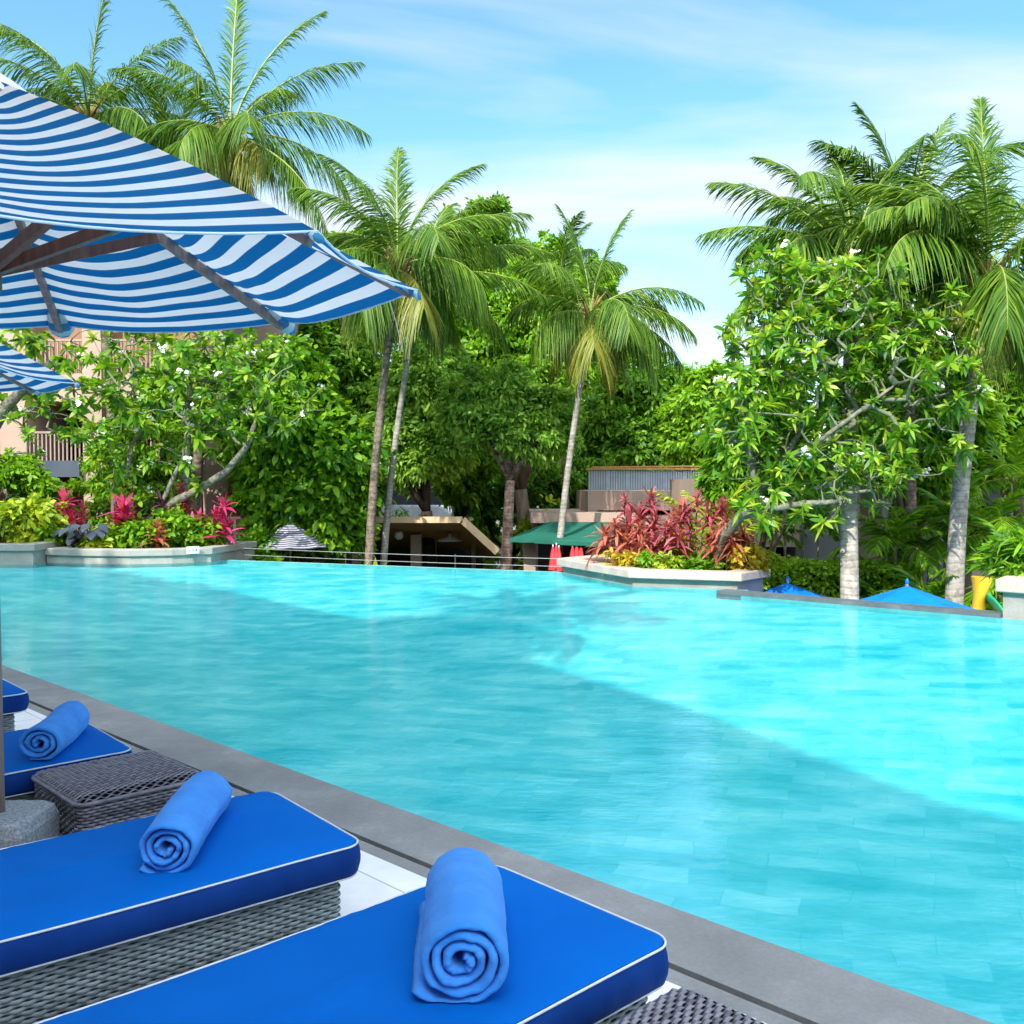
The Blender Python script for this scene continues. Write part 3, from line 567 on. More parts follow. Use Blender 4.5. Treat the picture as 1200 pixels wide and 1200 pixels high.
# ------------------------------------------------------------------ striped umbrellas
def make_umbrella(label):
    t = thing('striped_umbrella', label, 'umbrella', group='blue and white striped market umbrellas on the deck')
    ZR = 2.34; AP = np.array([-.05, 0, 3.13])
    def off(X, Y, d): p = at(X, Y, d); return p-np.array([-1.915, 3.62, 0])
    A = off(489, 340, 3.5); D = off(372, 271, 2.78); B = off(336, 377, 4.62); C = off(72, 381, 4.85)
    rim = [A, B, C, np.array([-1.30, .85, 2.38]), np.array([-1.62, -.15, 2.33]), np.array([-1.15, -1.12, 2.30]), np.array([.12, -1.52, 2.36]), D]
    sag = [.05, .05, .04, .04, .05, .05, .06, .02]; NU, NV = 26, 20
    top = AP-np.array([0, 0, .0])
    def rimpt(k, s):
        a = rim[k]; b = rim[(k+1) % 8]; p = a*(1-s)+b*s; h = 4*s*(1-s); p = p.copy(); p[:2] = p[:2]*(1-(.02 if k == 7 else .045)*h); p[2] -= sag[k]*h; return p
    cv = MB()
    def surf(k, s, u):
        p = top*(1-u)+rimpt(k, s)*u; h = 4*s*(1-s); p = p.copy(); p[2] -= .05*h*math.sin(math.pi*u)*1.0; ra = (.012, -.035, -.035, -.035, -.035, -.035, -.035, .03); p[2] += (ra[k]*(1-s)+ra[(k+1) % 8]*s)*math.sin(math.pi*u)
        p[2] += .006*noise.noise(Vector((k*3+s*5, u*6, 1))); return p
    for k in range(8):
        V = []; U = []
        for i in range(NU+1):
            u = .10+.90*i/NU
            for j in range(NV+1): V.append(surf(k, j/NV, u)); U.append(u)
        Q = [[i*(NV+1)+j, (i+1)*(NV+1)+j, (i+1)*(NV+1)+j+1, i*(NV+1)+j+1] for i in range(NU) for j in range(NV)]
        cv.add(V, Q, u=U)
    can = cv.build('canopy', M['stripe'], t, True)
    hp = np.array([rimpt(k, s) for k in range(8) for s in np.linspace(0, 1, 13)[:-1]]); hp = np.concatenate([hp, hp[:2]])
    MB().tube(hp, .004, 6, caps=False).build('hem', M['hem'], can, True)
    vc = MB(); ring = []
    for r_, z_ in ((.0, 3.17), (.07, 3.14), (.14, 3.09), (.205, 3.035), (.215, 3.01)):
        ring.append([(AP[0]+r_*math.cos(R_(a))*(1+.05*math.cos(R_(a*8))), r_*math.sin(R_(a)), z_+.015*math.cos(R_(a*8))*(r_/.33)) for a in range(0, 360, 9)])
    V = np.array(ring).reshape(-1, 3); n = 40; Q = [[i*n+j, i*n+(j+1) % n, (i+1)*n+(j+1) % n, (i+1)*n+j] for i in range(4) for j in range(n)]; vc.add(V, Q); vc.build('vent_cap', M['cap_white'], can, True)
    hub = np.array([AP[0]*.6, 0, 3.02]); run = np.array([-.02, 0, 2.40])
    for k in range(8):
        r = rim[k]; small = .6 if k in (0, 7) else 1.35; m = MB(); ts = np.linspace(.04, .985, 6)
        P = [surf(k, 0, x)-np.array([0, 0, .036]) for x in ts]
        for a, b in zip(P[:-1], P[1:]): m.bar(a, b, .026 if k else .014, .036 if k else .012)
        m.build('rib', M['grey_wood'], t)
        e = surf(k, 0, .52)-np.array([0, 0, .05]); m = MB(); m.bar(run+(e-run)*.03, e, .028, .044); m.build('strut', M['brown_wood'], t)
        # stitched pocket at the rib tip
        p1 = r+(top-r)*.0; o_ = (r-top); o_ /= np.linalg.norm(o_); sdv = np.cross(o_, (0, 0, 1)); sdv /= np.linalg.norm(sdv)
        pk = MB(); V = []; U = []
        for i, (dd, wv, hv) in enumerate(((-.10, .030, .012), (-.04, .042, .034), (0, .046, .046), (.022, .030, .034))):
            for a in range(8):
                an = R_(a*45); V.append(r+o_*dd*small+sdv*wv*small*math.cos(an)+np.array([0, 0, -.018+hv*.6*small*math.sin(an)])); U.append(.93+.045*i)
        pk.add(V, [[i*8+j, i*8+(j+1) % 8, (i+1)*8+(j+1) % 8, (i+1)*8+j] for i in range(3) for j in range(8)]+[[24,25,26,27],[24,27,28,31],[28,29,30,31]], u=U); pk.build('tip_pocket', M['pocket'], can, True)
    MB().tube([(0, 0, .40), (-.012, 0, 1.6), (-.03, 0, 3.1)], .027, 16).build('pole', M['pole'], t, True)
    MB().tube([(-.022, 0, 2.34), (-.022, 0, 2.44)], .06, 16).build('runner', M['brown_wood'], t, True)
    MB().tube([(-.028, 0, 2.98), (-.03, 0, 3.07)], .06, 16).build('hub', M['brown_wood'], t, True)
    b = MB(); h = .165
    V = []; zs = ((0, h), (.36, h), (.395, h-.012), (.41, h-.03))
    for z, hh in zs:
        for x, y in rrect(hh*2, hh*2, .03, 4)[:, :2]: V.append((x, y, z))
    n = len(V)//4; Q = [[i*n+j, i*n+(j+1) % n, (i+1)*n+(j+1) % n, (i+1)*n+j] for i in range(3) for j in range(n)]; V.append((0, 0, .41)); b.add(V, Q, [[4*n, 3*n+j, 3*n+(j+1) % n] for j in range(n)]); b.build('granite_base', M['granite'], t)
    cd = MB(); P0 = np.array([.0, -.05, 2.72])
    cd.tube([(.035, -.03, 2.66), (.05, -.06, 2.55), (.058, -.06, 2.42), (.055, -.05, 2.30), (.03, -.04, 2.22)], .0045, 6); cd.build('cord', M['dark_metal'], t, True)
    e = rimpt(0, .12); MB().tube([e, e+np.array([.03, -.02, -.10]), e+np.array([.05, -.03, -.19])], .0015, 5).build('loose_thread', M['piping'], can)
    return t
um = make_umbrella('large blue and white striped umbrella reaching over the loungers from the left'); um.location = (-1.915, 3.62, 0)
u2 = dup(um, loc=(-4.52, 6.66, 0), rz=R_(4), label='striped umbrella farther away, only its canopy tip in view at the left border')
# ------------------------------------------------------------------ vegetation generators
def wb(mb, name, mat, parent=None, smooth=False, like=None):
    """build a mesh given in world coordinates as a child of an unrotated parent"""
    off = np.zeros(3); p = parent
    while p is not None: off += np.array(p.location); p = p.parent
    mb.V = [v-off for v in mb.V]; return mb.build(name, mat, parent, smooth)
def norm(a): return a/(np.linalg.norm(a, axis=-1, keepdims=True)+1e-9)
def strips(m, P, D, UP, L, W, droop, prof, mi=0, curl=0.):
    """N leaf blades: start P, direction D, facing UP, length L, width W, sag droop; prof = half width along the blade (0..1)"""
    N = len(P); k = len(prof); D = norm(D); SD = norm(np.cross(D, UP)); t = np.linspace(0, 1, k)
    L = np.broadcast_to(L, (N,)); W = np.broadcast_to(W, (N,)); droop = np.broadcast_to(droop, (N,))
    C = P[:, None]+D[:, None]*(L[:, None]*t)[..., None]; C[..., 2] -= (L*droop)[:, None]*t**2
    wd = (W[:, None]*np.asarray(prof)[None])[..., None]*.5
    V = np.stack([C-SD[:, None]*wd, C+SD[:, None]*wd], 2).reshape(-1, 3)
    b = np.arange(N)[:, None]*(2*k); i = np.arange(k-1)[None]*2
    Q = np.stack([b+i, b+i+1, b+i+3, b+i+2], -1).reshape(-1, 4); m.add(V, Q, m=mi)
PALMLET = (.45, 1, .8, .12); BLADE = (.35, .9, 1, .62, .04); BROAD = (.2, .85, 1, .75, .08); OVAL = (.12, .9, .85, .08)
def rdir(n, rs, up=0.):
    v = rs.normal(size=(n, 3)); v[:, 2] += up; return norm(v)
def frond(L=3.8, e0=60, bend=95, leaf=.85, nl=84, seed=0, mats=None, width=.05, droop=.55, twist=0., name='frond', parent=None, az=0., base=None, vert=.35):
    """one pinnate palm leaf with a curved stalk, built straight into place"""
    rs = np.random.RandomState(seed); K = 26; t = np.linspace(0, 1, K); el = np.radians(e0-bend*t**1.35)
    yaw = az+twist*t**2; st = L/(K-1)
    dv = np.column_stack([np.cos(el)*np.cos(yaw), np.cos(el)*np.sin(yaw), np.sin(el)])
    P = np.concatenate([[np.zeros(3)], np.cumsum(dv[:-1]*st, 0)])
    if base is not None: P = P+base
    m = MB(); m.tube(P, np.linspace(.035, .005, K)*L/3.8, 5, m=1, caps=False)
    tl = np.linspace(.13, .99, nl); idx = tl*(K-1); i0 = np.minimum(idx.astype(int), K-2); f = (idx-i0)[:, None]
    C = P[i0]*(1-f)+P[i0+1]*f; T = norm(dv[i0]*(1-f)+dv[i0+1]*f); yv = yaw[i0]
    side = np.column_stack([-np.sin(yv), np.cos(yv), np.zeros(nl)]); upn = np.cross(T, side); upn = norm(upn)
    upn[upn[:, 2] < 0] *= 1
    ln = leaf*np.clip(np.sin(math.pi*(.16+.80*tl))**.75, .2, 1)*(1+rs.uniform(-.12, .12, nl))
    for s in (-1, 1):
        lift = rs.uniform(vert*.4, vert, nl)[:, None]
        uf = min(1, max(0, (e0-50)/30)); D = T*(.62+.45*uf+.6*tl[:, None]**2)+side*s*(1.0-.38*uf)+np.array([0, 0, -1.])*lift+rs.normal(0, .13, (nl, 3))
        keep = rs.uniform(size=nl) > .05
        U = norm(upn+side*s*.4+rs.normal(0, .25, (nl, 3)))
        strips(m, C[keep], D[keep], U[keep], ln[keep], width*(1+rs.uniform(-.2, .2, keep.sum())), droop*(1+rs.uniform(-.4, .7, keep.sum())), PALMLET)
    return m
def palm(label, group, px_base, d, px_crown, dc=None, zb=-2.6, r=.15, nf=20, L=3.6, seed=0, bark='palm_bark', name='coconut_palm', trunk_bow=0., fr_list=None, e_lo=-24, leaf=.85, nuts=0, yel=2, zc=None, cat='palm tree', tilt=(0, 0), az0=0., skirt=True, width=.055, leafmat='palm_leaf'):
    rs = np.random.RandomState(seed); dc = dc or d
    top = at(px_crown[0], px_crown[1], dc); b = at(px_base[0], px_base[1], d)
    if px_base[1] is not None:
        mid = b.copy()
    bx = b.copy(); bx[2] = zb
    # continue the visible lean of the trunk below its visible foot
    t = thing(name, label, cat, tuple(bx), group=group)
    K = 16; ss = np.linspace(0, 1, K); P = bx*(1-ss)[:, None]+top*ss[:, None]
    P[:, 0] += trunk_bow*np.sin(math.pi*ss)
    rr = r*(1-.38*ss); rr[0] *= 1.5; rr[1] *= 1.12
    m = MB(); m.tube(P, rr, 12); wb(m, 'trunk', M[bark], t, True)
    if skirt:
        m = MB()
        for k in range(14):
            a = k*2.4; q = top+np.array([math.cos(a)*r*.7, math.sin(a)*r*.7, -.35+.05*k]); m.tube([q, q+np.array([math.cos(a)*.16, math.sin(a)*.16, .28]), q+np.array([math.cos(a)*.34, math.sin(a)*.34, .5])], [.05, .035, .01], 5)
        wb(m, 'leaf_sheath', M['boot'], t, True)
    for k in range(nf):
        f = (k+.5)/nf; az = az0+k*2.399+rs.uniform(-.25, .25); e0 = 86-(86-e_lo)*f**1.4+rs.uniform(-6, 6)
        bend = 50+55*min(1, f*1.6)+rs.uniform(-10, 15)
        if e0 < 0: bend = 60+rs.uniform(-10, 20)
        Lf = L*(.70+.25*math.sin(math.pi*min(1, f+.2)))*rs.uniform(.9, 1.08)
        if fr_list and k < len(fr_list): az, e0, bend, Lf = R_(fr_list[k][0]), fr_list[k][1], fr_list[k][2], fr_list[k][3]
        old = k >= nf-yel; Lf = Lf*(.72 if old else 1)
        m = frond(Lf, e0, bend, leaf*1.0, 104, seed*100+k, width=width*.52, az=az, base=top+np.array([0, 0, .1+.25*(1-f)]), vert=(.22+.6*f)*(.25 if e0 > 62 else 1), droop=.3+.6*f, twist=rs.uniform(-.4, .4))
        wb(m, 'frond', [M['palm_leaf_y' if old else leafmat], M['rachis']], t, False)
    if nuts:
        for k in range(nuts):
            a = rs.uniform(0, 6.28); q = top+np.array([math.cos(a)*.26, math.sin(a)*.26, -.12+rs.uniform(-.15, .12)]); m = MB().sphere(q, (.11, .11, .14), 8); wb(m, 'coconut', M['coconut'], t, True)
    return t
def blobs_leaves(m, blobs, n, size, rs, clump=.20, aspect=.45, per=60, up=.55, prof=OVAL, shell=.45, droop=.25):
    """leaf clumps on and inside a set of ellipsoids; blobs = [(centre, radii)]"""
    vol = np.array([np.prod(r)**(2/3) for c, r in blobs]); cnt = (n*vol/vol.sum()).astype(int)
    for (c, r), k in zip(blobs, cnt):
        r = np.asarray(r, float); nc = max(3, int(k/per)); dd = rdir(nc, rs, .12); rad = (shell+(1-shell)*rs.uniform(size=nc)**.6)
        rad *= 1+.16*np.sin(dd[:, 0]*7+c[0])+.12*np.sin(dd[:, 2]*9+c[1]); CC = c+dd*r*rad[:, None]
        ii = rs.randint(0, nc, k); cr_ = clump*r.mean()*rs.uniform(.6, 1.3, nc)
        pp = CC[ii]+rs.normal(size=(k, 3))*cr_[ii][:, None]*np.array([1, 1, .7])*.6
        od = norm(pp-c); D = norm(od*.7+rs.normal(size=(k, 3))*.75+np.array([0, 0, -.15])); U = norm(np.array([0, 0, 1.])*up*.6+od*.85+rs.normal(size=(k, 3))*.45)
        s = size*rs.uniform(.65, 1.3, k); strips(m, pp, D, U, s, s*aspect, droop, prof)
def limbs(m, base, r0, blobs, rs, fork=.45, n=6, jitter=.25):
    top = np.mean([c for c, r in blobs], 0); f = base+(top-base)*fork; f = f+np.array([rs.uniform(-.2, .2), rs.uniform(-.2, .2), 0])
    m.tube([base, base*.5+f*.5+rs.normal(0, .06, 3), f], [r0*1.25, r0, r0*.8], 10)
    for c, r in blobs:
        mid = (f+c)/2+rs.normal(0, jitter, 3); m.tube([f, mid, c], [r0*.6, r0*.38, r0*.12], 7)
        for k in range(n):
            e = c+rdir(1, rs, .2)[0]*np.asarray(r)*.85; m.tube([mid*.4+c*.6, (c+e)/2+rs.normal(0, .1, 3), e], [r0*.25, r0*.16, r0*.04], 5)
def tree(label, group, base, blobs_px, d, mat, n=12000, size=.2, r0=.18, bark='bark', zb=-2.6, name='broadleaf_tree', cat='tree', dz=.8, seed=0, aspect=.45, clump=.2, per=60, fork=.45, shell=.45, prof=OVAL, up=.55, droop=.25):
    """blobs_px: (x, y, rx, ry[, depth shift]) of each lobe of the crown as it stands in view, turned into real lobes at distance d"""
    rs = np.random.RandomState(seed+1000); B = []
    for q in blobs_px:
        dd = d+(q[4] if len(q) > 4 else 0); c = at(q[0], q[1], dd); rx = q[2]*dd/FPX; rz = q[3]*dd/FPX; B.append((c, (rx, (rx+rz)/2*dz, rz)))
    b = at(base[0], base[1], d); b[2] = zb
    t = thing(name, label, cat, tuple(b), group=group)
    m = MB(); limbs(m, b, r0, B, rs, fork); wb(m, 'trunk', M[bark], t, True)
    m = MB(); blobs_leaves(m, B, n, size, rs, clump, aspect, per, up, prof, shell, droop); wb(m, 'crown', M[mat], t)
    return t
def rosette(m, C, A, n, L, W, rs, prof=BLADE, spread=(25, 95), droop=.35, mi=0):
    """whorls of blades round tips C (k,3) with axes A (k,3)"""
    k = len(C); A = norm(A); ref = np.where(np.abs(A[:, 2:3]) < .9, np.array([[0, 0, 1.]]), np.array([[1., 0, 0]])); X = norm(np.cross(A, ref)); Y = np.cross(A, X)
    P = []; D = []; U = []; LL = []; tf = rs.uniform(.65, 1.25, k)
    for j in range(n):
        az = j*2.399+rs.uniform(0, .5, k); sp = np.radians(spread[0]+(spread[1]-spread[0])*(j+.5)/n+rs.uniform(-8, 8, k)); rad = X*np.cos(az)[:, None]+Y*np.sin(az)[:, None]
        D.append(A*np.cos(sp)[:, None]+rad*np.sin(sp)[:, None]); U.append(A*np.sin(sp)[:, None]-rad*np.cos(sp)[:, None]+rs.normal(0, .2, (k, 3))); P.append(C-A*(.04*j/n*L*3)); LL.append(L*tf*rs.uniform(.7, 1.1, k))
    LL = np.concatenate(LL); strips(m, np.concatenate(P), np.concatenate(D), np.concatenate(U), LL, W*LL/L, droop*rs.uniform(.3, 1.5, len(LL)), prof, mi)
def frangipani(label, group, base, trunk_pts, starts, levels=4, seed=0, leaf=.30, lw=.085, seg=.55, flower=.12, bounds=None, nl=13, r0=.09, mat='leaf_plum', upb=.35):
    """forking candelabra crown: trunk_pts is the trunk polyline, starts = [(point, direction, length, radius)] of the first limbs"""
    rs = np.random.RandomState(seed+500); t = thing('frangipani_tree', label, 'tree', tuple(base), group=group)
    tm = MB(); tw = MB(); tips = []; axes = []
    for pts, rr in trunk_pts: tm.tube(pts, rr, 10)
    def inside(p):
        if bounds is None: return True
        return any(np.sum(((p-c)/r)**2) < 1 for c, r in bounds)
    def grow(p, d, L, r, lv):
        e = p+d*L; mid = (p+e)/2+rs.normal(0, .05*L, 3); (tm if lv >= levels-1 else tw).tube([p, mid, e], [r, r*.9, r*.78], 6, caps=False)
        if lv <= 0 or (not inside(e) and lv < levels): tips.append(e); axes.append(norm(d*.6+np.array([0, 0, .75]))); return
        k = 3 if rs.uniform() < .5 else 2; ref = rs.normal(size=3); x = norm(np.cross(d, ref)); y = np.cross(d, x); a0 = rs.uniform(0, 6.28)
        for j in range(k):
            a = a0+j*2*math.pi/k; sp = R_(rs.uniform(28, 50)); nd = d*math.cos(sp)+(x*math.cos(a)+y*math.sin(a))*math.sin(sp); nd[2] += upb*(.4+.3*rs.uniform()); nd = norm(nd)
            grow(e, nd, L*rs.uniform(.72, .98), r*.72, lv-1)
    # fill the crown envelope: every tip joins the closest wood already there, thickness follows from what each twig carries
    nodes = []; par = []
    for pts, rr in trunk_pts:
        for a, b in zip(pts[:-1], pts[1:]):
            for s in (0, .5): nodes.append(a*(1-s)+b*s); par.append(-1)
        nodes.append(pts[-1]); par.append(-1)
    vol = np.array([np.prod(r) for c, r in bounds]); ntips = levels; new = []
    for (c, r), k in zip(bounds, (ntips*vol/vol.sum()).astype(int)):
        dd = rdir(k, rs, .1); rad = (.25+.75*rs.uniform(size=k)**.5); rad *= 1+.13*np.sin(dd[:, 0]*6+c[0])+.12*np.sin(dd[:, 2]*8+c[1]); new.append(np.array(c)+dd*np.array(r)*rad[:, None])
    new = np.concatenate(new); T0 = np.array(nodes); dist = np.min(np.linalg.norm(new[:, None]-T0[None], axis=2), 1); nt0 = len(nodes)
    for i in np.argsort(dist):
        p = new[i]; A_n = np.array(nodes); dv_ = p-A_n; q = np.linalg.norm(dv_, axis=1)+.6*np.maximum(0, -dv_[:, 2]); j = int(np.argmin(q)); L_ = np.linalg.norm(p-A_n[j])
        if L_ > .30:
            k = int(L_/.26); last = j; bend = rs.normal(0, .07, 3)+np.array([0, 0, -.05])
            for s in range(1, k+1): f_ = s/(k+1); nodes.append(A_n[j]*(1-f_)+p*f_+bend*math.sin(math.pi*f_)*min(2, L_)+rs.normal(0, .02, 3)); par.append(last); last = len(nodes)-1
            j = last
        nodes.append(p); par.append(j)
    cnt = np.ones(len(nodes)); has = np.zeros(len(nodes), bool)
    for i in range(len(nodes)-1, nt0-1, -1): cnt[par[i]] += cnt[i]; has[par[i]] = True
    rad = .0078*cnt**.36
    for i in range(nt0, len(nodes)):
        a = nodes[par[i]]; b = nodes[i]; ra = min(rad[par[i]], rad[i]*1.35) if par[i] >= nt0 else rad[i]*1.2
        tw.tube([a, b], [ra, rad[i]], 5, caps=False)
        if not has[i]: tips.append(b); axes.append(norm(norm(b-a)*.7+np.array([0, 0, .55])))
        elif rs.uniform() < .35: tips.append(b+rs.normal(0, .05, 3)); axes.append(norm(rs.normal(0, .6, 3)+np.array([0, 0, .7])))
    wb(tm, 'trunk', M['plum_bark'], t, True); wb(tw, 'branches', M['plum_twig'], t, True)['kind'] = 'stuff'
    C = np.array(tips); A = np.array(axes); m = MB(); rosette(m, C, A, nl, leaf, lw, rs, BROAD, (20, 105), .35); wb(m, 'crown', M[mat], t)
    m = MB()
    for c, a in zip(C, A):
        if rs.uniform() < flower:
            fc = c+a*.12; k = rs.randint(4, 9); fp = fc+rs.normal(0, .05, (k, 3)); rosette(m, fp, norm(a+rs.normal(0, .5, (k, 3))), 5, .055, .045, rs, (.4, 1, .9, .3), (55, 75), .1)
    if m.n: wb(m, 'blossoms', M['petal'], t)
    return t
def cordyline(label, group, pos, h, seed, mat, nst=3, L=.42, lw=.075, n=20, name='cordyline_plant', cat='plant', spread=.16, leafdroop=.45, spr=(8, 120)):
    rs = np.random.RandomState(seed); t = thing(name, label, cat, tuple(pos), group=group); st = MB(); lf = MB(); C = []; A = []
    for k in range(nst):
        a = k*2.4+rs.uniform(0, 1); hh = h*(1 if k == 0 else rs.uniform(.45, .85)); e = np.array(pos)+np.array([math.cos(a)*spread*(k > 0), math.sin(a)*spread*(k > 0), hh]); q = np.array(pos)+np.array([math.cos(a)*.03, math.sin(a)*.03, 0])
        st.tube([q, (q+e)/2+rs.normal(0, .02, 3), e], [.016, .013, .010], 6); C.append(e); A.append(np.array([rs.normal(0, .12), rs.normal(0, .12), 1])); C.append(e-np.array([0, 0, .16*L/.42])); A.append(np.array([0, 0, 1.]))
    wb(st, 'stem', M['plum_bark'], t, True); rosette(lf, np.array(C), np.array(A), n, L, lw, rs, BLADE, spr, leafdroop); wb(lf, 'foliage', M[mat], t); return t
def bush(label, group, pos, r, mat, n=1600, size=.1, seed=0, aspect=.5, name='leafy_shrub', cat='shrub', clump=.25, prof=OVAL, up=.5, per=20, stems=7, shell=.3, bark='bark'):
    """pos = foot of the bush; r = radii"""
    rs = np.random.RandomState(seed+77); t = thing(name, label, cat, tuple(pos), group=group); c = np.array(pos)+np.array([0, 0, r[2]*.9]); st = MB()
    for k in range(stems): e = c+rdir(1, rs, .4)[0]*np.asarray(r)*.8; st.tube([np.array(pos)+rs.normal(0, .03, 3)*np.array([1, 1, 0]), (np.array(pos)+e)/2+rs.normal(0, .04, 3), e], [.014, .011, .004], 5)
    wb(st, 'stem', M[bark], t, True); m = MB(); blobs_leaves(m, [(c, r)], n, size, rs, clump, aspect, per, up, prof, shell); wb(m, 'foliage', M[mat], t); return t
def fern(label, group, pos, h, seed, mat='leaf_bright', n=12, name='fern', cat='plant', leaf=.16, e=(80, 30), bend=80, width=.03, nl=34, stem=None):
    """clump of small arching fronds; stem = height of a bare cane below the fronds"""
    rs = np.random.RandomState(seed); t = thing(name, label, cat, tuple(pos), group=group); P0 = np.array(pos, float)
    if stem:
        m = MB(); m.tube([P0, P0+np.array([rs.uniform(-.05, .05), 0, stem*.5]), P0+np.array([0, 0, stem])], [.035, .03, .025], 7); wb(m, 'trunk', M['palm_bark_pale'], t, True); P0 = P0+np.array([0, 0, stem])
    for k in range(n):
        f = (k+.5)/n; m = frond(h*rs.uniform(.8, 1.15), e[0]-(e[0]-e[1])*f, bend*rs.uniform(.7, 1.2), leaf, nl, seed*50+k, width=width, az=k*2.399+rs.uniform(-.3, .3), base=P0, vert=.15, droop=.25)
        wb(m, 'frond', [M[mat], M['rachis']], t)
    return t
# ------------------------------------------------------------------ planters
def planter(label, pts, z0, zcap, cap_t, over, walls, capm, inner=.32, name='stone_planter', soil=True, group=None):
    """raised bed: pts = outline on the water side first (counter clockwise outline), cap ring + wall + soil"""
    pts = np.array(pts, float); c = pts.mean(0); t = thing(name, label, 'planter', (c[0], c[1], z0), group=group)
    def offs(k):
        n = len(pts); out = []
        for i in range(n):
            a, b, d = pts[i-1], pts[i], pts[(i+1) % n]; e1 = norm(b-a); e2 = norm(d-b); n1 = np.array([e1[1], -e1[0]]); n2 = np.array([e2[1], -e2[0]]); bis = norm(n1+n2); s = k/max(.45, np.dot(bis, n1)); out.append(b+bis*s)
        return np.array(out)
    area = sum(pts[i][0]*pts[(i+1) % len(pts)][1]-pts[(i+1) % len(pts)][0]*pts[i][1] for i in range(len(pts))); sg = 1 if area > 0 else -1
    m = MB(); m.prism([tuple(p) for p in pts], z0, zcap-cap_t-.003); wb(m, 'wall', M[walls], t)
    O = offs(over*sg); I = offs(-inner*sg); n = len(pts); V = [(*p, zcap) for p in O]+[(*p, zcap) for p in I]+[(*p, zcap-cap_t) for p in O]+[(*p, zcap-cap_t) for p in I]
    # a chamfered upper arris
    Q = []
    for i in range(n):
        j = (i+1) % n
        Q += [[i, j, n+j, n+i], [2*n+i, 3*n+i, 3*n+j, 2*n+j], [i, 2*n+i, 2*n+j, j], [n+i, n+j, 3*n+j, 3*n+i]]
    m = MB().add(V, Q); o = wb(m, 'coping', M[capm], t)
    bv = o.modifiers.new('b', 'BEVEL'); bv.width = .018; bv.segments = 3; bv.limit_method = 'ANGLE'
    m = MB(); m.prism([tuple(p) for p in offs(-(inner-.02)*sg)], zcap-cap_t-.002, zcap-.05); wb(m, 'soil', M['soil'], t)
    return t
planter('long low pale stone planter along the left pool wall, full of magenta plants', [(-9.95, 20.95), (-8.9, 20.6), (-8.0, 20.5), (-7.2, 20.72), (-6.5, 21.15), (-6.2, 23.6), (-9.95, 24.2)], -.9, .30, .15, .05, 'planter_cap_grey', 'planter_cap_grey')
planter('taller stone planter at the left border holding the yellow green shrub', [(-16.5, 20.1), (-9.98, 20.42), (-9.98, 24.2), (-16.5, 24.2)], -.9, .42, .15, .05, 'planter_cap_grey', 'planter_cap_grey')
planter('angular beige stone planter projecting into the pool, filled with copper red plants', [(.97, 18.55), (1.17, 18.0), (1.98, 16.07), (3.57, 15.52), (4.15, 16.2), (3.3, 18.9), (1.7, 19.4)], -2.5, .26, .14, .11, 'planter_wall', 'planter_cap', inner=.26)
planter('beige stone planter with tiled side at the right border of the photo', [(6.1, 12.16), (6.93, 11.32), (12.1, 8.4), (12.8, 11.5), (7.2, 13.6)], -2.5, .47, .16, .08, 'planter_wall', 'planter_cap')
# depth marker tile on the left planter
c = at(226, 644.5, 20.83); sg_ = thing('depth_marker', 'small white depth marker tile on the stone edge of the left planter', 'sign', tuple(c))
dx = np.array([.79, .61, 0])
Mx = Matrix.Translation(Vector(c)) @ Matrix.Rotation(math.atan2(.43, .70), 4, 'Z')
m = MB().box(-.13, .13, -.012, .012, -.075, .075, M=Mx); wb(m, 'plate', M['sign_white'], sg_)
m = MB()
for x0, x1, z0, z1 in ((-.09, -.06, -.006, .006), (-.075, -.06, .006, .018), (-.075, -.06, -.018, -.006), (-.02, .03, .008, .02), (-.02, .03, -.022, -.008), (.05, .09, -.022, .018)): m.box(x0, x1, -.0145, -.0122, z0, z1, M=Mx)
wb(m, 'lettering', M['sign_blue'], sg_)
# ------------------------------------------------------------------ buildings
def wbox(m, x0, x1, y0, y1, z0, z1, mi=0): m.box(x0, x1, y0, y1, z0, z1, m=mi)
def X_(px, d): return (px-600)/FPX*d
def Z_(py, d): return at(600, py, d)[2]
# left: beige apartment wing with balconies
d = 27.0; bl = thing('apartment_wing', 'beige building wing with columns and slatted balconies behind the left garden', 'building', (X_(150, d), d+3, 0))
m = MB(); wbox(m, X_(-140, d), X_(305, d), d+2.4, d+9, -.5, 8.0)
for a, b in ((-60, -20), (3, 34), (100, 122), (243, 262), (-140, -100)): wbox(m, X_(a, d), X_(b, d), d-.1, d+2.37, -.5, 7.7)
wbox(m, X_(262, d)+.003, X_(305, d), d+.5, d+2.38, -.5, 3.6)
for zt, zb_ in ((Z_(437, d), Z_(470, d)), (7.9, 7.2)): wbox(m, X_(-142, d), X_(240, d), d+.02, d+2.35, zb_, zt)
wb(m, 'wall', M['beige'], bl)
m = MB(); wbox(m, X_(-138, d), X_(240, d), d+.6, d+2.36, Z_(437, d)+.02, Z_(385, d)+1.2); wb(m, 'brown_loggia', M['beige_dark'], bl)
for zt, zb_ in ((Z_(540, d), Z_(559, d)),):
    m = MB(); wbox(m, X_(36, d), X_(99, d), d-.3, d+2.3, zb_, zt); wb(m, 'balcony_slab', M['slate'], bl)
for a, b, y0, y1 in ((36, 99, 508, 540), (125, 240, 400, 437), (36, 99, 400, 436), (125, 240, 508, 545)):
    m = MB(); k = int((X_(b, d)-X_(a, d))/.11)
    for i in range(k+1): x = X_(a, d)+(X_(b, d)-X_(a, d))*i/k; wbox(m, x-.018, x+.018, d-.02, d+.02, Z_(y1, d), Z_(y0, d))
    wbox(m, X_(a, d), X_(b, d), d-.035, d+.035, Z_(y0, d), Z_(y0, d)+.06); wb(m, 'balustrade', M['rail_brown'], bl)
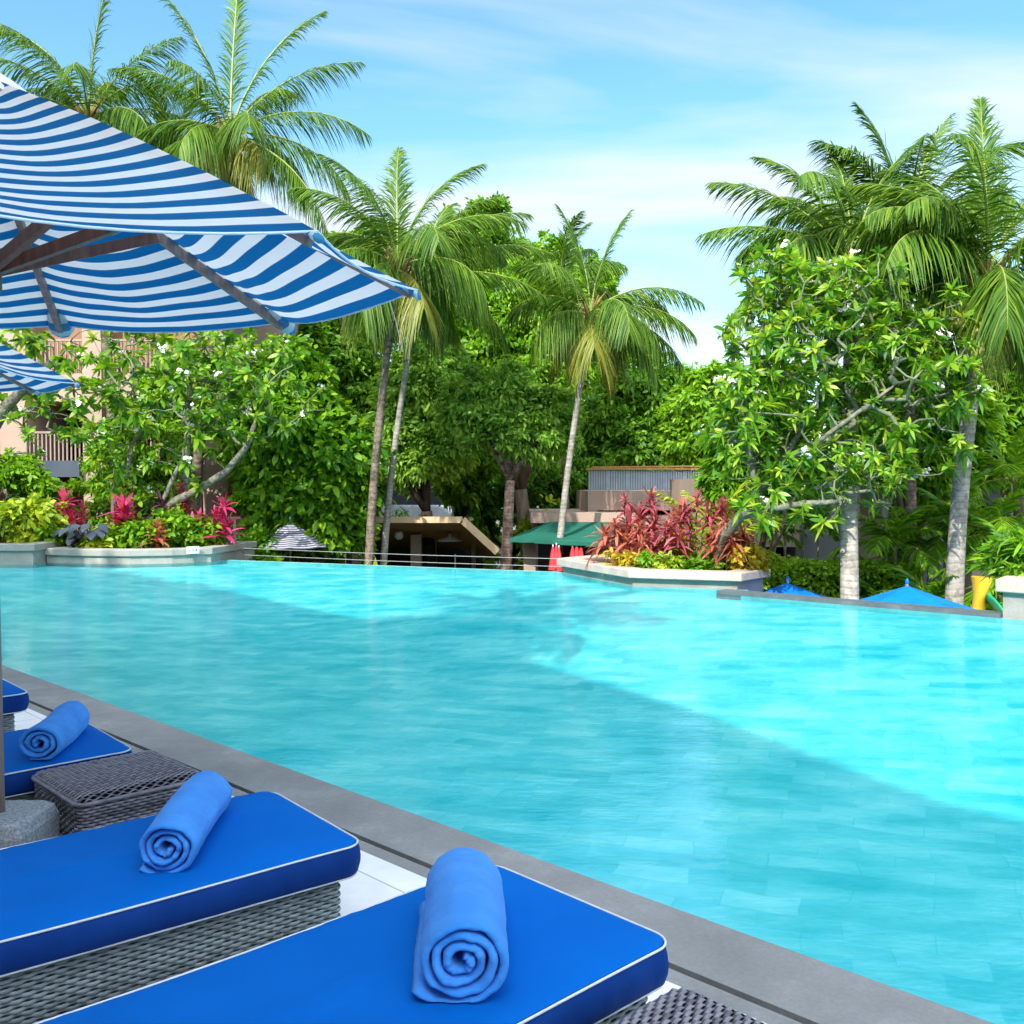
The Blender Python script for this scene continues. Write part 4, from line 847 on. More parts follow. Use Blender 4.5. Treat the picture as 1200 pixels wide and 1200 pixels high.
for a, b, y0, y1 in ((40, 96, 470, 539), (128, 236, 475, 560), (130, 236, 562, 640), (128, 150, 392, 436), (165, 205, 400, 436)):
    m = MB(); wbox(m, X_(a, d+2.3), X_(b, d+2.3), d+2.34, d+2.43, Z_(y1, d), Z_(y0, d)); wb(m, 'window', M['room'], bl)
m = MB(); wbox(m, X_(-142, d), X_(307, d), d-.4, d+9.3, 8.02, 8.3); wb(m, 'roof', M['slate'], bl)
# pavilion under the trees
d = 27.0; pv = thing('open_pavilion', 'open sided bar pavilion with a tan upturned roof beyond the far pool edge', 'pavilion', (X_(500, d), d+2, -2.6))
A_ = [at(395, 612, d), at(542, 612, d), at(583, 649, d)]; Bk = [at(395, 642, d+4.5), at(530, 640, d+4.5), at(575, 655, d+4.0)]
m = MB(); th = .13
V = [*A_, *Bk, *[p+np.array([0, .02, th]) for p in A_], *[p+np.array([0, 0, th]) for p in Bk]]
m.add(V, [[0,3,4,1],[1,4,5,2],[6,7,10,9],[7,8,11,10],[3,9,10,4],[4,10,11,5],[2,5,11,8],[0,6,9,3]]); wb(m, 'roof', M['tan_soffit'], pv)
m = MB(); m.bar(A_[0]+np.array([0, -.04, .07]), A_[1]+np.array([0, -.04, .07]), .07, .17); m.bar(A_[1]+np.array([0, -.04, .07]), A_[2]+np.array([0, -.04, .05]), .07, .20); wb(m, 'fascia', M['tan_edge'], pv)
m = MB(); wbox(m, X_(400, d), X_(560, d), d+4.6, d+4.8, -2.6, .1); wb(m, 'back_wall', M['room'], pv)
for a, b, dy in ((474, 487, 1.6), (489, 500, 3.2), (405, 412, 1.0), (548, 553, 2.6)):
    m = MB(); wbox(m, X_(a, d), X_(b, d), d+dy, d+dy+.35, -2.6, Z_(626, d+dy)-.02); wb(m, 'column', M['beige'], pv)
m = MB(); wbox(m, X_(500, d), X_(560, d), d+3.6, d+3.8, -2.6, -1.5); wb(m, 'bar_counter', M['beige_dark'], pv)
def pendant(label, px, py, dd, r=.32):
    p = at(px, py, dd); t = thing('pendant_lamp', label, 'lamp', tuple(p)); m = MB(); n = 16
    V = [(p[0]+rr*math.cos(2*math.pi*j/n), p[1]+rr*math.sin(2*math.pi*j/n), p[2]+z) for rr, z in ((r, 0), (r*.8, .05), (.06, .12), (.03, .22)) for j in range(n)]
    m.add(V, [[i*n+j, i*n+(j+1) % n, (i+1)*n+(j+1) % n, (i+1)*n+j] for i in range(3) for j in range(n)]); wb(m, 'shade', M['sign_white'], t, True)
    m = MB().tube([p+np.array([0, 0, .2]), p+np.array([0, 0, .5])], .012, 5); wb(m, 'cord', M['dark_metal'], t)
pendant('wide flat pendant lamp hanging under the pavilion roof', 527, 634, 28.5, .38)
m = MB(); q = at(467, 627, 28.2); gl_ = tag(wb(MB().sphere(q, .14, 12, k=8), 'globe_lamp', M['sign_white'], None, True), 'small round white globe lamp under the left half of the pavilion roof', 'lamp')
# low grey rear building seen between the trunks
d = 41.0; rb = thing('low_grey_building', 'low building with pale ribbed parapet glimpsed between dark tree trunks', 'building', (X_(500, d), d+1, -2.6))
m = MB(); wbox(m, X_(380, d), X_(640, d), d, d+5, -2.6, Z_(592, d)); wb(m, 'wall', M['grey_wall'], rb)
m = MB(); wbox(m, X_(440, d), X_(545, d), d-.25, d-.02, Z_(612, d), Z_(592, d))
for k in range(60): x = X_(440, d)+k*(X_(545, d)-X_(440, d))/60; wbox(m, x, x+.03, d-.29, d-.253, Z_(611, d), Z_(593, d))
wb(m, 'ribbed_parapet', M['rail_metal'], rb)
m = MB(); wbox(m, X_(440, d), X_(521, d), d+.6, d+4.6, Z_(591, d), Z_(572, d)); wb(m, 'upper_room', M['room'], rb)
m = MB(); wbox(m, X_(521, d)+.003, X_(524, d), d+.4, d+.8, Z_(592, d), Z_(570, d)); wb(m, 'column', M['beige'], rb)
# green awning building
d = 26.0; aw = thing('awning_building', 'flat roofed beige restaurant building with a broad dark green canvas awning', 'building', (X_(680, d), d+2, -2.6))
m = MB(); wbox(m, X_(622, d+1.8), X_(745, d+1.8), d+1.9, d+7, Z_(613, d+1.8), Z_(601, d+1.8)); wbox(m, X_(622, d+1.8)+.1, X_(745, d+1.8), d+3.5, d+6.8, -2.6, Z_(613, d+1.8)-.003)
wbox(m, X_(614, d), X_(628, d), d+.4, d+.8, -2.6, Z_(636, d)); wbox(m, X_(700, d), X_(704, d), d+.4, d+.6, -2.6, Z_(636, d)); wb(m, 'wall', M['beige'], aw)
m = MB(); a0, a1, b0, b1 = at(597, 631, d-.2), at(716, 637, d-.9), at(643, 611.5, d+1.8), at(745, 612, d+1.8); e0 = at(597, 635, d-.2); e1 = at(716, 642, d-.9)
K = 8
for i in range(K):
    s0, s1 = i/K, (i+1)/K; P = [a0*(1-s0)+a1*s0, a0*(1-s1)+a1*s1, b0*(1-s1)+b1*s1, b0*(1-s0)+b1*s0]; mid = [(P[0]+P[3])/2-np.array([0, 0, .06]), (P[1]+P[2])/2-np.array([0, 0, .06])]
    m.add([P[0], P[1], mid[1], mid[0], P[2], P[3]], [[0,1,2,3],[3,2,4,5]]); E = [e0*(1-s0)+e1*s0, e0*(1-s1)+e1*s1]; m.add([P[0], P[1], E[1]+np.array([0, 0, .02*(i % 2)]), E[0]], [[0,3,2,1]])
m.add([a0, b0, b0-np.array([0, 0, .35])], None, [[0,1,2]]); o = wb(m, 'awning', M['green_awning'], aw); sl = o.modifiers.new('s', 'SOLIDIFY'); sl.thickness = .02
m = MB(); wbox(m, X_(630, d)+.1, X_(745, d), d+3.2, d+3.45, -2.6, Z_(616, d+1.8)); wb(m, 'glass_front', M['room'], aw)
for k, (px, py) in enumerate(((648, 648), (652, 646), (655, 649), (671, 648), (676, 645), (681, 647))):
    p = at(px, py, d-.6); lb = ('left trio' if k < 3 else 'right trio'); wh = ['first', 'middle', 'last'][k % 3]
    t = thing('folded_red_parasol', f'folded red parasol under the green awning, {wh} of the {lb} counted from the left', 'umbrella', (p[0], p[1], -2.6), group='folded red parasols under the green awning')
    zt = p[2]+.18; m = MB(); n = 10; V = [(p[0]+r_*math.cos(2*math.pi*j/n)*(1+.15*(j % 2)), p[1]+r_*math.sin(2*math.pi*j/n)*(1+.15*(j % 2)), zt-z_) for r_, z_ in ((.015, 0), (.06, .2), (.09, .5), (.11, .62)) for j in range(n)]
    m.add(V, [[i*n+j, (i+1)*n+j, (i+1)*n+(j+1) % n, i*n+(j+1) % n] for i in range(3) for j in range(n)]); wb(m, 'canopy', M['red_fabric'], t, True); m = MB().tube([(p[0], p[1], -2.6), (p[0], p[1], zt+.04)], .02, 6); wb(m, 'pole', M['sign_white'], t)
# terrace building with slatted rail
d = 29.0; tb = thing('terrace_building', 'beige terrace building with pale slatted railing and orange wooden handrail above the red plants', 'building', (X_(760, d), d+2, -2.6))
m = MB(); x0, x1 = X_(689, d), X_(850, d)
wbox(m, x0, x1, d, d+7, Z_(598, d), Z_(575, d)); wbox(m, x0, x0+.28, d, d+7, -2.6, Z_(598, d)-.003); wbox(m, x0+1.0, x1, d+2.5, d+7, -2.6, Z_(598, d)-.003); wbox(m, x0+.29, x1, d+.05, d+.4, -2.6, Z_(604, d)); wb(m, 'wall', M['beige'], tb)
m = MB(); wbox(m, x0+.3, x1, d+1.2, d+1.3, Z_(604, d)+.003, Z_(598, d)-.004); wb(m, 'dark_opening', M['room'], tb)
m = MB(); k = 54
for i in range(k+1):
    x = x0+.05+(x1-x0-.1)*i/k; wbox(m, x-.022, x+.022, d+.05, d+.08, Z_(574, d), Z_(551, d))
for i in range(8): x = x0+.05+(x1-x0-.1)*i/7; wbox(m, x-.025, x+.025, d+.081, d+.13, Z_(575, d), Z_(551, d))
wb(m, 'slatted_railing', M['rail_metal'], tb)
m = MB(); wbox(m, x0+.03, x1, d+.14, d+.16, Z_(573.5, d), Z_(552, d)); wb(m, 'screen', M['grey_wall'], tb)
m = MB(); wbox(m, x0-.05, x1+.05, d-.02, d+.16, Z_(550.5, d), Z_(548.5, d)); m.bar(at(693, 547.6, d), at(845, 546, d), .05, .05); wb(m, 'handrail', M['rail_wood'], tb)
# right: villa with stair behind the palms
d = 22.0; rbld = thing('villa_building', 'grey and beige plastered villa with outdoor stair behind the slender palms', 'building', (X_(1000, d), d+2, -2.6))
m = MB(); wbox(m, X_(836, d), X_(937, d), d, d+6, Z_(641, d), Z_(604, d)); wbox(m, X_(836, d), X_(937, d), d+.4, d+6, Z_(595, d), Z_(560, d)); wbox(m, X_(1004, d), X_(1030, d), d-.2, d+2, -2.6, Z_(560, d)); wbox(m, X_(1128, d), X_(1137, d), d-.5, d+.5, -2.6, Z_(560, d)); wb(m, 'wall', M['beige'], rbld)
m = MB(); wbox(m, X_(937, d)+.003, X_(1003, d), d+.3, d+6, -2.6, Z_(540, d)); wbox(m, X_(1031, d), X_(1127, d), d+.9, d+6, -2.6, Z_(545, d)); wbox(m, X_(1138, d), X_(1300, d), d+.9, d+6, -2.6, Z_(530, d)); wb(m, 'grey_wall', M['grey_wall'], rbld)
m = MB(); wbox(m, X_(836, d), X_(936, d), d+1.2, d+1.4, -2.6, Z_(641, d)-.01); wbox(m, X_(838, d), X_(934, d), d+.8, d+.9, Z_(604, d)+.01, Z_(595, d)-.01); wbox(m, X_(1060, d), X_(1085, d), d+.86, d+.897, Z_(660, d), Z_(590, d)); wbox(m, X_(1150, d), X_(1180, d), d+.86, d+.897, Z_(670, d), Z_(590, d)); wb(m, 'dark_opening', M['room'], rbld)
m = MB()
for k in range(12): x = X_(990, d)+k*.3; wbox(m, x, x+.3, d-1.6, d-.5, -2.6, -2.2+k*.17)
wb(m, 'stair', M['beige'], rbld)
m = MB(); p0 = np.array([X_(994, d), d-1.65, Z_(680, d)]); p1 = np.array([X_(1075, d), d-1.65, Z_(627, d)])
for z in (0, -.75): m.bar(p0+np.array([0, 0, z]), p1+np.array([0, 0, z]), .04, .05)
for k in range(15): q = p0+(p1-p0)*k/14; m.bar(q+np.array([0, 0, -.8]), q, .025, .025)
wb(m, 'stair_railing', M['dark_metal'], rbld)
# ------------------------------------------------------------------ far umbrellas, slide, table
def beach_umbrella(label, px, py, d, hw, hgt, mat, group, zb=-2.6, ribs=8, name='beach_umbrella', fin='sign_white', stripe=False, rot=.2):
    a = at(px, py, d); t = thing(name, label, 'umbrella', (a[0], a[1], zb), rz=0, group=group); r = hw*d/FPX; h = hgt*d/FPX; m = MB(); V = []; U = []; NN = ribs*4
    for i in range(9):
        u = i/8
        for j in range(NN):
            s = (j % 4)/4; an = rot+2*math.pi*j/NN; rr = r*u*(1-.05*4*s*(1-s)); V.append((a[0]+rr*math.cos(an), a[1]+rr*math.sin(an), a[2]-h*u**.93-.03*4*s*(1-s)*u)); U.append(u)
    m.add(V, [[i*NN+j, (i+1)*NN+j, (i+1)*NN+(j+1) % NN, i*NN+(j+1) % NN] for i in range(8) for j in range(NN)], u=U); wb(m, 'canopy', M[mat], t, False)
    m = MB().tube([(a[0], a[1], zb), (a[0], a[1], a[2]+.02)], .025, 8); wb(m, 'pole', M['pole'], t); m = MB().sphere((a[0], a[1], a[2]+.05), (.03, .03, .06), 8); wb(m, 'finial', M[fin], t, True); return t
G_ = 'navy and white finely striped umbrellas below the left pool edge'
beach_umbrella('larger finely striped grey and white umbrella top before the big leafy bush', 340, 610, 24.6, 46, 30, 'stripe_small', G_)
beach_umbrella('finely striped grey and white umbrella top half hidden by the planter plants', 283, 611, 25.5, 36, 28, 'stripe_small', G_)
G_ = 'bright blue umbrellas below the right pool edge'
beach_umbrella('bright blue umbrella top rising over the pool ledge beside the beige planter', 923, 683, 16.2, 70, 24, 'blue_fabric', G_, fin='blue_fabric')
beach_umbrella('bright blue umbrella top rising over the pool ledge between the two pale palm trunks', 1063, 686, 15.2, 76, 26, 'blue_fabric', G_, fin='blue_fabric', rot=.5)
p = at(1148, 690, 15.5); sl_ = thing('playground_slide', 'yellow and green plastic playground slide behind the pool ledge', 'slide', (p[0], p[1], -2.6))
m = MB(); K = 14; V = []
c = at(1141, 700, 15.5)
for i in range(K+1):
    s = i/K; z = c[2]-.9+s*1.22; wv = .13+.085*abs(math.sin(s*math.pi*1.45+.5)); tw = s*2.2-.4
    for a in np.linspace(0, 2*math.pi, 13)[:-1]:
        x = wv*math.cos(a)*1.1; y = .10*math.sin(a); V.append((c[0]+.13*s+x*math.cos(tw)-y*math.sin(tw), c[1]+x*math.sin(tw)+y*math.cos(tw), z))
m.add(V, [[i*12+j, i*12+(j+1) % 12, (i+1)*12+(j+1) % 12, (i+1)*12+j] for i in range(K) for j in range(12)]); wb(m, 'twisted_hood', M['yellow_plastic'], sl_, True)
m = MB(); V = []; q0 = at(1152, 697, 15.5); q1 = at(1180, 722, 15.0)
for i in range(9):
    s = i/8; q = q0*(1-s)+q1*s+np.array([0, 0, -.12*math.sin(math.pi*s*.7)+.1*math.sin(math.pi*s)])
    for a in np.linspace(-.2, math.pi+.2, 9): V.append((q[0]+.02*math.cos(a), q[1]+.16*math.cos(a), q[2]-.10*math.sin(a)+.05))
m.add(V, [[i*9+j, i*9+j+1, (i+1)*9+j+1, (i+1)*9+j] for i in range(8) for j in range(8)]); o = wb(m, 'chute', M['green_plastic'], sl_, True); o.modifiers.new('s', 'SOLIDIFY').thickness = .02
m = MB()
for dx_ in (-.12, .12): m.tube([(c[0]+dx_, c[1]+.1, -2.6), (c[0]+dx_, c[1]+.1, c[2]-.7)], .04, 8)
wb(m, 'post', M['yellow_plastic'], sl_)
p = at(268, 640, 22.6); wt = thing('wooden_stand', 'small slatted wooden stand at the end of the left planter', 'stand', (p[0], p[1], .25))
m = MB(); wbox(m, p[0]-.22, p[0]+.22, p[1]-.2, p[1]+.2, .86, .91); wb(m, 'top', M['rail_brown'], wt)
for dx_ in (-.19, -.07, .07, .19): m = MB(); wbox(m, p[0]+dx_-.025, p[0]+dx_+.025, p[1]-.19, p[1]-.15, .25, .855); wb(m, 'leg', M['rail_brown'], wt)
# ------------------------------------------------------------------ palms
GP = 'coconut palms around the pool'
palm('coconut palm with open star shaped crown rising above the middle of the large umbrella', GP, (222, 600), 25, (270, 168), r=.15, nf=21, L=3.5, seed=3, zb=.2, nuts=9, yel=3,
     fr_list=[(85, 86, 22, 4.4), (180, 76, 35, 4.3), (20, 70, 38, 4.3), (175, 52, 60, 3.8), (5, 50, 50, 3.9), (-5, 24, 62, 3.7), (178, 24, 80, 3.1), (3, 2, 75, 3.7), (182, 2, 75, 2.6), (-20, -22, 60, 4.2), (190, -20, 70, 2.6), (60, 60, 60, 3.5), (250, 58, 80, 2.6), (300, 20, 80, 2.6), (120, 35, 70, 3.4)])
palm('coconut palm at the upper left corner, just above the umbrella peak', GP, (143, 600), 26, (104, 150), r=.16, nf=20, L=3.6, seed=8, zb=.2, bark='palm_bark', yel=3, fr_list=[(10, 87, 18, 4.2), (175, 66, 60, 3.8), (200, 45, 70, 3.8), (165, 30, 70, 3.8), (-10, 55, 60, 3.5), (5, 18, 60, 3.4)])
palm('coconut palm whose crown hides behind the large umbrella between the two tallest palms', GP, (150, 470), 30, (203, 215), r=.13, nf=16, L=3.3, seed=12, zb=.2, yel=4)
palm('coconut palm with dense upright crown above the twin leaning trunks, the stouter trunk', GP, (428, 652), 23, (466, 322), r=.12, nf=19, L=3.3, seed=21, trunk_bow=-.16, yel=2, nuts=4,
     fr_list=[(100, 84, 35, 3.2), (170, 76, 55, 3.3), (15, 72, 55, 3.3), (200, 60, 70, 3.0), (0, 46, 70, 3.4), (160, 46, 80, 2.8)])
palm('coconut palm with the thinner spotted trunk of the twin leaning trunks', GP, (443, 650), 26, (492, 340), r=.105, nf=18, L=3.4, seed=26, trunk_bow=-.18, yel=2, bark='palm_bark_pale', fr_list=[(60, 72, 55, 3.4), (5, 60, 75, 3.6), (10, 36, 60, 3.8), (-5, 12, 55, 3.6), (-10, -12, 60, 3.0)])
palm('coconut palm with slanting pale trunk in front of the green awning', GP, (646, 658), 26, (692, 378), r=.105, nf=17, L=3.2, seed=33, trunk_bow=-.12, bark='palm_bark_pale', nuts=4, yel=3,
     fr_list=[(150, 84, 30, 3.0), (10, 80, 30, 2.9), (170, 62, 75, 2.6), (0, 34, 75, 3.2), (-5, 14, 70, 3.0), (3, -4, 60, 2.9), (-15, -25, 50, 2.6)])
palm('small coconut palm crown showing between round tree tops left of the slanting palm', GP, (668, 640), 32, (655, 352), r=.12, nf=14, L=2.9, seed=37, yel=2)
palm('coconut palm with the thickest pale smooth trunk rising beside the hedge', GP, (1001, 706), 14.4, (998, 325), dc=17.2, r=.165, nf=20, L=2.9, seed=41, bark='palm_bark_pale', yel=2, trunk_bow=-.05, leaf=.75,
     fr_list=[(160, 70, 50, 2.7), (175, 50, 50, 2.9), (185, 28, 50, 2.8), (120, 62, 60, 2.7), (20, 75, 40, 2.6), (190, -2, 60, 2.7), (90, 82, 30, 2.4)])
palm('coconut palm with slim brown ringed trunk between the two pale trunks on the right', GP, (1072, 690), 18.6, (1064, 300), r=.12, nf=20, L=3.1, seed=47, bark='palm_bark_brown', yel=3, leaf=.75, fr_list=[(160, 82, 30, 2.8), (40, 76, 35, 3.0), (200, 60, 60, 2.8), (170, 40, 70, 2.8)])
palm('coconut palm with long drooping fronds nearest the right border, its pale trunk slightly bent', GP, (1121, 712), 16.2, (1158, 345), dc=16.2, r=.17, nf=22, L=3.4, seed=52, bark='palm_bark_pale', trunk_bow=-.22, nuts=3, yel=2, leaf=.85,
     fr_list=[(85, 86, 22, 3.2), (175, 66, 85, 3.0), (5, 70, 60, 3.2), (190, 56, 95, 2.8), (-5, 50, 80, 3.0), (215, 60, 100, 2.7), (140, 74, 60, 3.0)])
tt = palm('unseen coconut palm left of the loungers, added for its shade on the pool', GP, (150, 470), 25, (203, 215), r=.15, nf=18, L=3.4, seed=61, zb=0, yel=2)
tt.location = (-6.3, 3.4, 0)  # off-frame palm put here to throw broken shade over the pool
# ------------------------------------------------------------------ broadleaf trees
GT = 'broadleaf trees behind the pool'
tree('big glossy bush like tree with large bright leaves just right of the left garden', GT, (350, 660), [(345, 492, 58, 48), (395, 545, 40, 60), (315, 560, 34, 40), (335, 440, 48, 36), (385, 615, 45, 36), (300, 500, 35, 45), (345, 590, 50, 45)], 25.5, 'leaf_bright', 30000, .27, .2, aspect=.5, seed=1, clump=.22, per=22, fork=.35)
tree('dark dense tree behind the umbrella tip and above the bright leafy bush', GT, (405, 640), [(405, 420, 55, 60), (360, 400, 45, 45), (430, 480, 45, 60), (420, 560, 50, 50)], 33, 'leaf_dark', 26000, .22, .25, 'bark_dark', seed=2)
tree('tall tree whose small dark top overtops the other broadleaf trees', GT, (560, 640), [(573, 258, 24, 28), (545, 262, 28, 22), (560, 300, 42, 32), (530, 320, 40, 34)], 41, 'leaf_dark', 16000, .24, .25, 'bark_dark', seed=3)
tree('broad mid green tree with billowing crown in the centre of the photo', GT, (625, 640), [(620, 390, 58, 45), (565, 405, 52, 40), (648, 345, 36, 26), (600, 345, 46, 30), (660, 430, 38, 48), (610, 440, 60, 36), (548, 370, 40, 32)], 31.5, 'leaf_mid', 42000, .19, .26, seed=4, clump=.24)
tree('round crowned bluish green tree on the straight grey trunk between pavilion and awning', GT, (583, 655), [(592, 495, 52, 30), (552, 478, 42, 30), (632, 512, 40, 28), (585, 455, 45, 28), (640, 480, 34, 28)], 27.5, 'leaf_bluish', 32000, .17, .17, seed=5, clump=.25, fork=.7, bark='palm_bark_brown')
tree('leafy tree on dark stems behind the pavilion roof, beside the twin palm trunks', GT, (503, 640), [(482, 455, 40, 36), (458, 510, 34, 38), (520, 515, 42, 34), (505, 425, 42, 34), (490, 545, 45, 26)], 30, 'leaf_bluish', 34000, .18, .22, 'bark_dark', seed=6, clump=.25, fork=.55)
tree('slim dark stemmed tree behind the right end of the pavilion roof', GT, (538, 640), [(535, 560, 35, 30), (560, 535, 35, 30), (515, 470, 35, 40)], 34, 'leaf_mid', 14000, .19, .17, 'bark_dark', seed=7, fork=.5)
tree('dark evergreen tree behind the slanting palm and above the terrace railing', GT, (760, 620), [(742, 445, 42, 44), (712, 490, 36, 48), (780, 475, 38, 48), (755, 525, 56, 38), (730, 560, 45, 36), (690, 560, 30, 40)], 36, 'leaf_dark', 36000, .22, .28, 'bark_dark', seed=8, clump=.24)
tree('green tree top directly left of the big flowering frangipani, low against the sky', GT, (825, 600), [(822, 470, 34, 42), (850, 500, 34, 42), (805, 520, 30, 42), (850, 450, 26, 22)], 33, 'leaf_mid', 20000, .2, .22, seed=9)
tree('light green tree top between the twin palms and the umbrella tip', GT, (400, 600), [(415, 325, 34, 34), (390, 300, 22, 24), (440, 300, 34, 40), (400, 360, 40, 34)], 36, 'leaf_bright', 14000, .22, .2, seed=10)
tree('hazy tree top behind the small palm crown, right of the highest dark crown', GT, (640, 600), [(640, 300, 40, 22), (690, 330, 34, 30), (600, 300, 30, 26), (665, 380, 45, 50)], 43, 'leaf_mid', 16000, .24, .25, seed=11)
tree('dark low tree between the round crowned tree and the green awning', GT, (610, 640), [(615, 560, 34, 36), (650, 575, 34, 30), (600, 600, 30, 26), (560, 590, 30, 26)], 35, 'leaf_dark', 14000, .2, .16, 'bark_dark', seed=12)
tree('thick leaved tree filling the right border behind the drooping palm', GT, (1190, 640), [(1185, 430, 45, 55), (1150, 480, 45, 50), (1210, 500, 40, 60), (1190, 380, 50, 40), (1230, 440, 50, 60)], 22, 'leaf_bright', 26000, .24, .2, aspect=.28, seed=13)
tree('shaded green tree behind the slim brown palm trunk on the right', GT, (1090, 650), [(1095, 480, 55, 50), (1060, 430, 50, 50), (1090, 560, 55, 34), (1020, 480, 50, 60)], 20.5, 'leaf_mid', 26000, .22, .18, aspect=.3, seed=14)
tree('bright bushy tree under the left side of the frangipani crown', GT, (870, 660), [(868, 520, 38, 40), (905, 490, 42, 50), (850, 565, 26, 30), (915, 555, 34, 30)], 19.5, 'leaf_bright', 20000, .22, .13, aspect=.28, seed=15)
tree('low dark tree in the gap beneath the balcony at the left border', GT, (20, 620), [(15, 560, 38, 30), (45, 575, 30, 20)], 24.5, 'leaf_mid', 6000, .18, .1, seed=16, zb=.2)
tree('green garden tree hiding the ground floor behind the left frangipani branches', GT, (150, 630), [(130, 520, 34, 45), (180, 500, 45, 50), (220, 440, 48, 40), (150, 570, 50, 30), (200, 560, 34, 34), (250, 470, 40, 44), (290, 440, 40, 40)], 25.2, 'leaf_mid', 15000, .2, .12, seed=17, zb=.2, aspect=.32)
# distant woodland mass
rs = np.random.RandomState(5); m = MB(); k = 60000; xx = rs.uniform(-34, 34, k); top = 7.0+2.2*np.sin(xx*.35)+1.2*np.sin(xx*1.1+1); top = np.where(xx > 6, top-3.4, top); top = np.where((xx > -12) & (xx < 2), top+1.0, top); zt = -2.6+(top+2.6)*rs.uniform(size=k)**.8
pp = np.column_stack([xx, 49+rs.uniform(0, 6, k)+.8*np.sin(xx*1.7)+1.0*np.sin(zt*1.3+xx), zt]); s = rs.uniform(.3, .6, k)
strips(m, pp, rs.normal(size=(k, 3)), norm(rs.normal(size=(k, 3))*.5+np.array([0, -.7, .5])), s, s*.6, .2, OVAL); tag(m.build('distant_woodland', M['leaf_dark']), 'dark mass of distant foliage filling the gaps behind the trees', 'woodland', kind='stuff')
# ------------------------------------------------------------------ frangipanis
def polyline(pts): return np.array([at(*p) for p in pts])
d = 22.4; tp = polyline([(163, 642, d), (172, 612, d), (200, 590, d), (236, 572, d), (266, 552, d), (290, 522, d), (300, 492, d)])
t2_ = polyline([(150, 642, d+.3), (134, 600, d+.3), (133, 570, d+.3), (150, 552, d+.3), (154, 520, d+.2)]); t3_ = polyline([(168, 625, d), (188, 595, d), (203, 560, d-.2), (215, 535, d-.2)])
t4_ = polyline([(219, 640, d+.2), (218, 560, d+.2), (220, 500, d+.2), (222, 450, d+.2)])
frangipani('frangipani in the left bed with a long bluish limb leaning right', 'frangipani trees by the pool', (tp[0][0], tp[0][1], .2), [(tp, [.12, .11, .10, .09, .08, .065, .05]), (t2_, [.085, .075, .07, .06, .05]), (t3_, [.07, .06, .05, .04])],
   [(tp[-1], (.2, 0, 1), .6, .045), (tp[-2], (.6, -.1, .8), .6, .04), (tp[4], (-.3, .2, 1), .7, .045), (t2_[-1], (-.2, 0, 1), .6, .045), (t2_[3], (.5, -.3, .9), .6, .04), (t3_[-1], (.1, -.2, 1), .65, .04), (tp[3], (.0, -.4, 1), .6, .035), (tp[-1], (-.7, .1, 1.3), .7, .045)],
   250, 1, leaf=.25, lw=.095, flower=.14, bounds=[(at(200, 470, d), (2.0, 1.3, 1.9)), (at(300, 455, d), (1.9, 1.3, 1.25)), (at(170, 560, d), (1.3, .9, .7))], nl=12)
frangipani('frangipani with upright pale speckled trunk beside the leaning one in the left bed', 'frangipani trees by the pool', (t4_[0][0], t4_[0][1], .2), [(t4_, [.10, .095, .085, .07])],
   [(t4_[-1], (.3, 0, 1), .6, .05), (t4_[-1], (-.6, .1, .9), .6, .05), (t4_[2], (.8, -.2, .8), .7, .045), (t4_[-1], (.9, .2, .7), .8, .05)], 110, 4, leaf=.25, lw=.095, flower=.12, bounds=[(at(230, 430, d), (2.6, 1.2, 1.1))], nl=12)
d = 21.6; a1 = polyline([(-60, 600, d), (-30, 540, d), (4, 480, d), (38, 445, d), (66, 420, d)])
frangipani('frangipani at the left border whose thick dark limb rises past the small umbrella tip', 'frangipani trees by the pool', (a1[0][0], a1[0][1], .2), [(a1, [.17, .16, .13, .10, .07])],
   [(a1[-1], (.6, 0, 1), .6, .05), (a1[-1], (.9, -.1, .3), .6, .05), (a1[3], (.3, -.2, 1), .6, .05), (a1[2], (.7, -.4, .3), .7, .05), (a1[2], (-.2, -.2, -.1), .6, .045), (a1[3], (.9, .1, -.25), .8, .045)], 120, 7, leaf=.25, lw=.095, flower=.12, bounds=[(at(60, 450, d), (1.7, 1.2, 1.5))], nl=11, upb=.2)
d = 15.4; b0 = polyline([(842, 662, d+1.0), (846, 632, d+.9), (868, 604, d+.5), (890, 578, d), (912, 548, d), (938, 505, d), (962, 470, d)])
b1 = polyline([(868, 604, d+.2), (905, 596, d-.3), (945, 590, d-.5), (985, 588, d-.6)]); b2 = polyline([(890, 578, d), (880, 535, d+.2), (878, 490, d+.3)]); b3 = polyline([(912, 548, d), (955, 520, d-.4), (1010, 480, d-.5), (1050, 450, d-.5)])
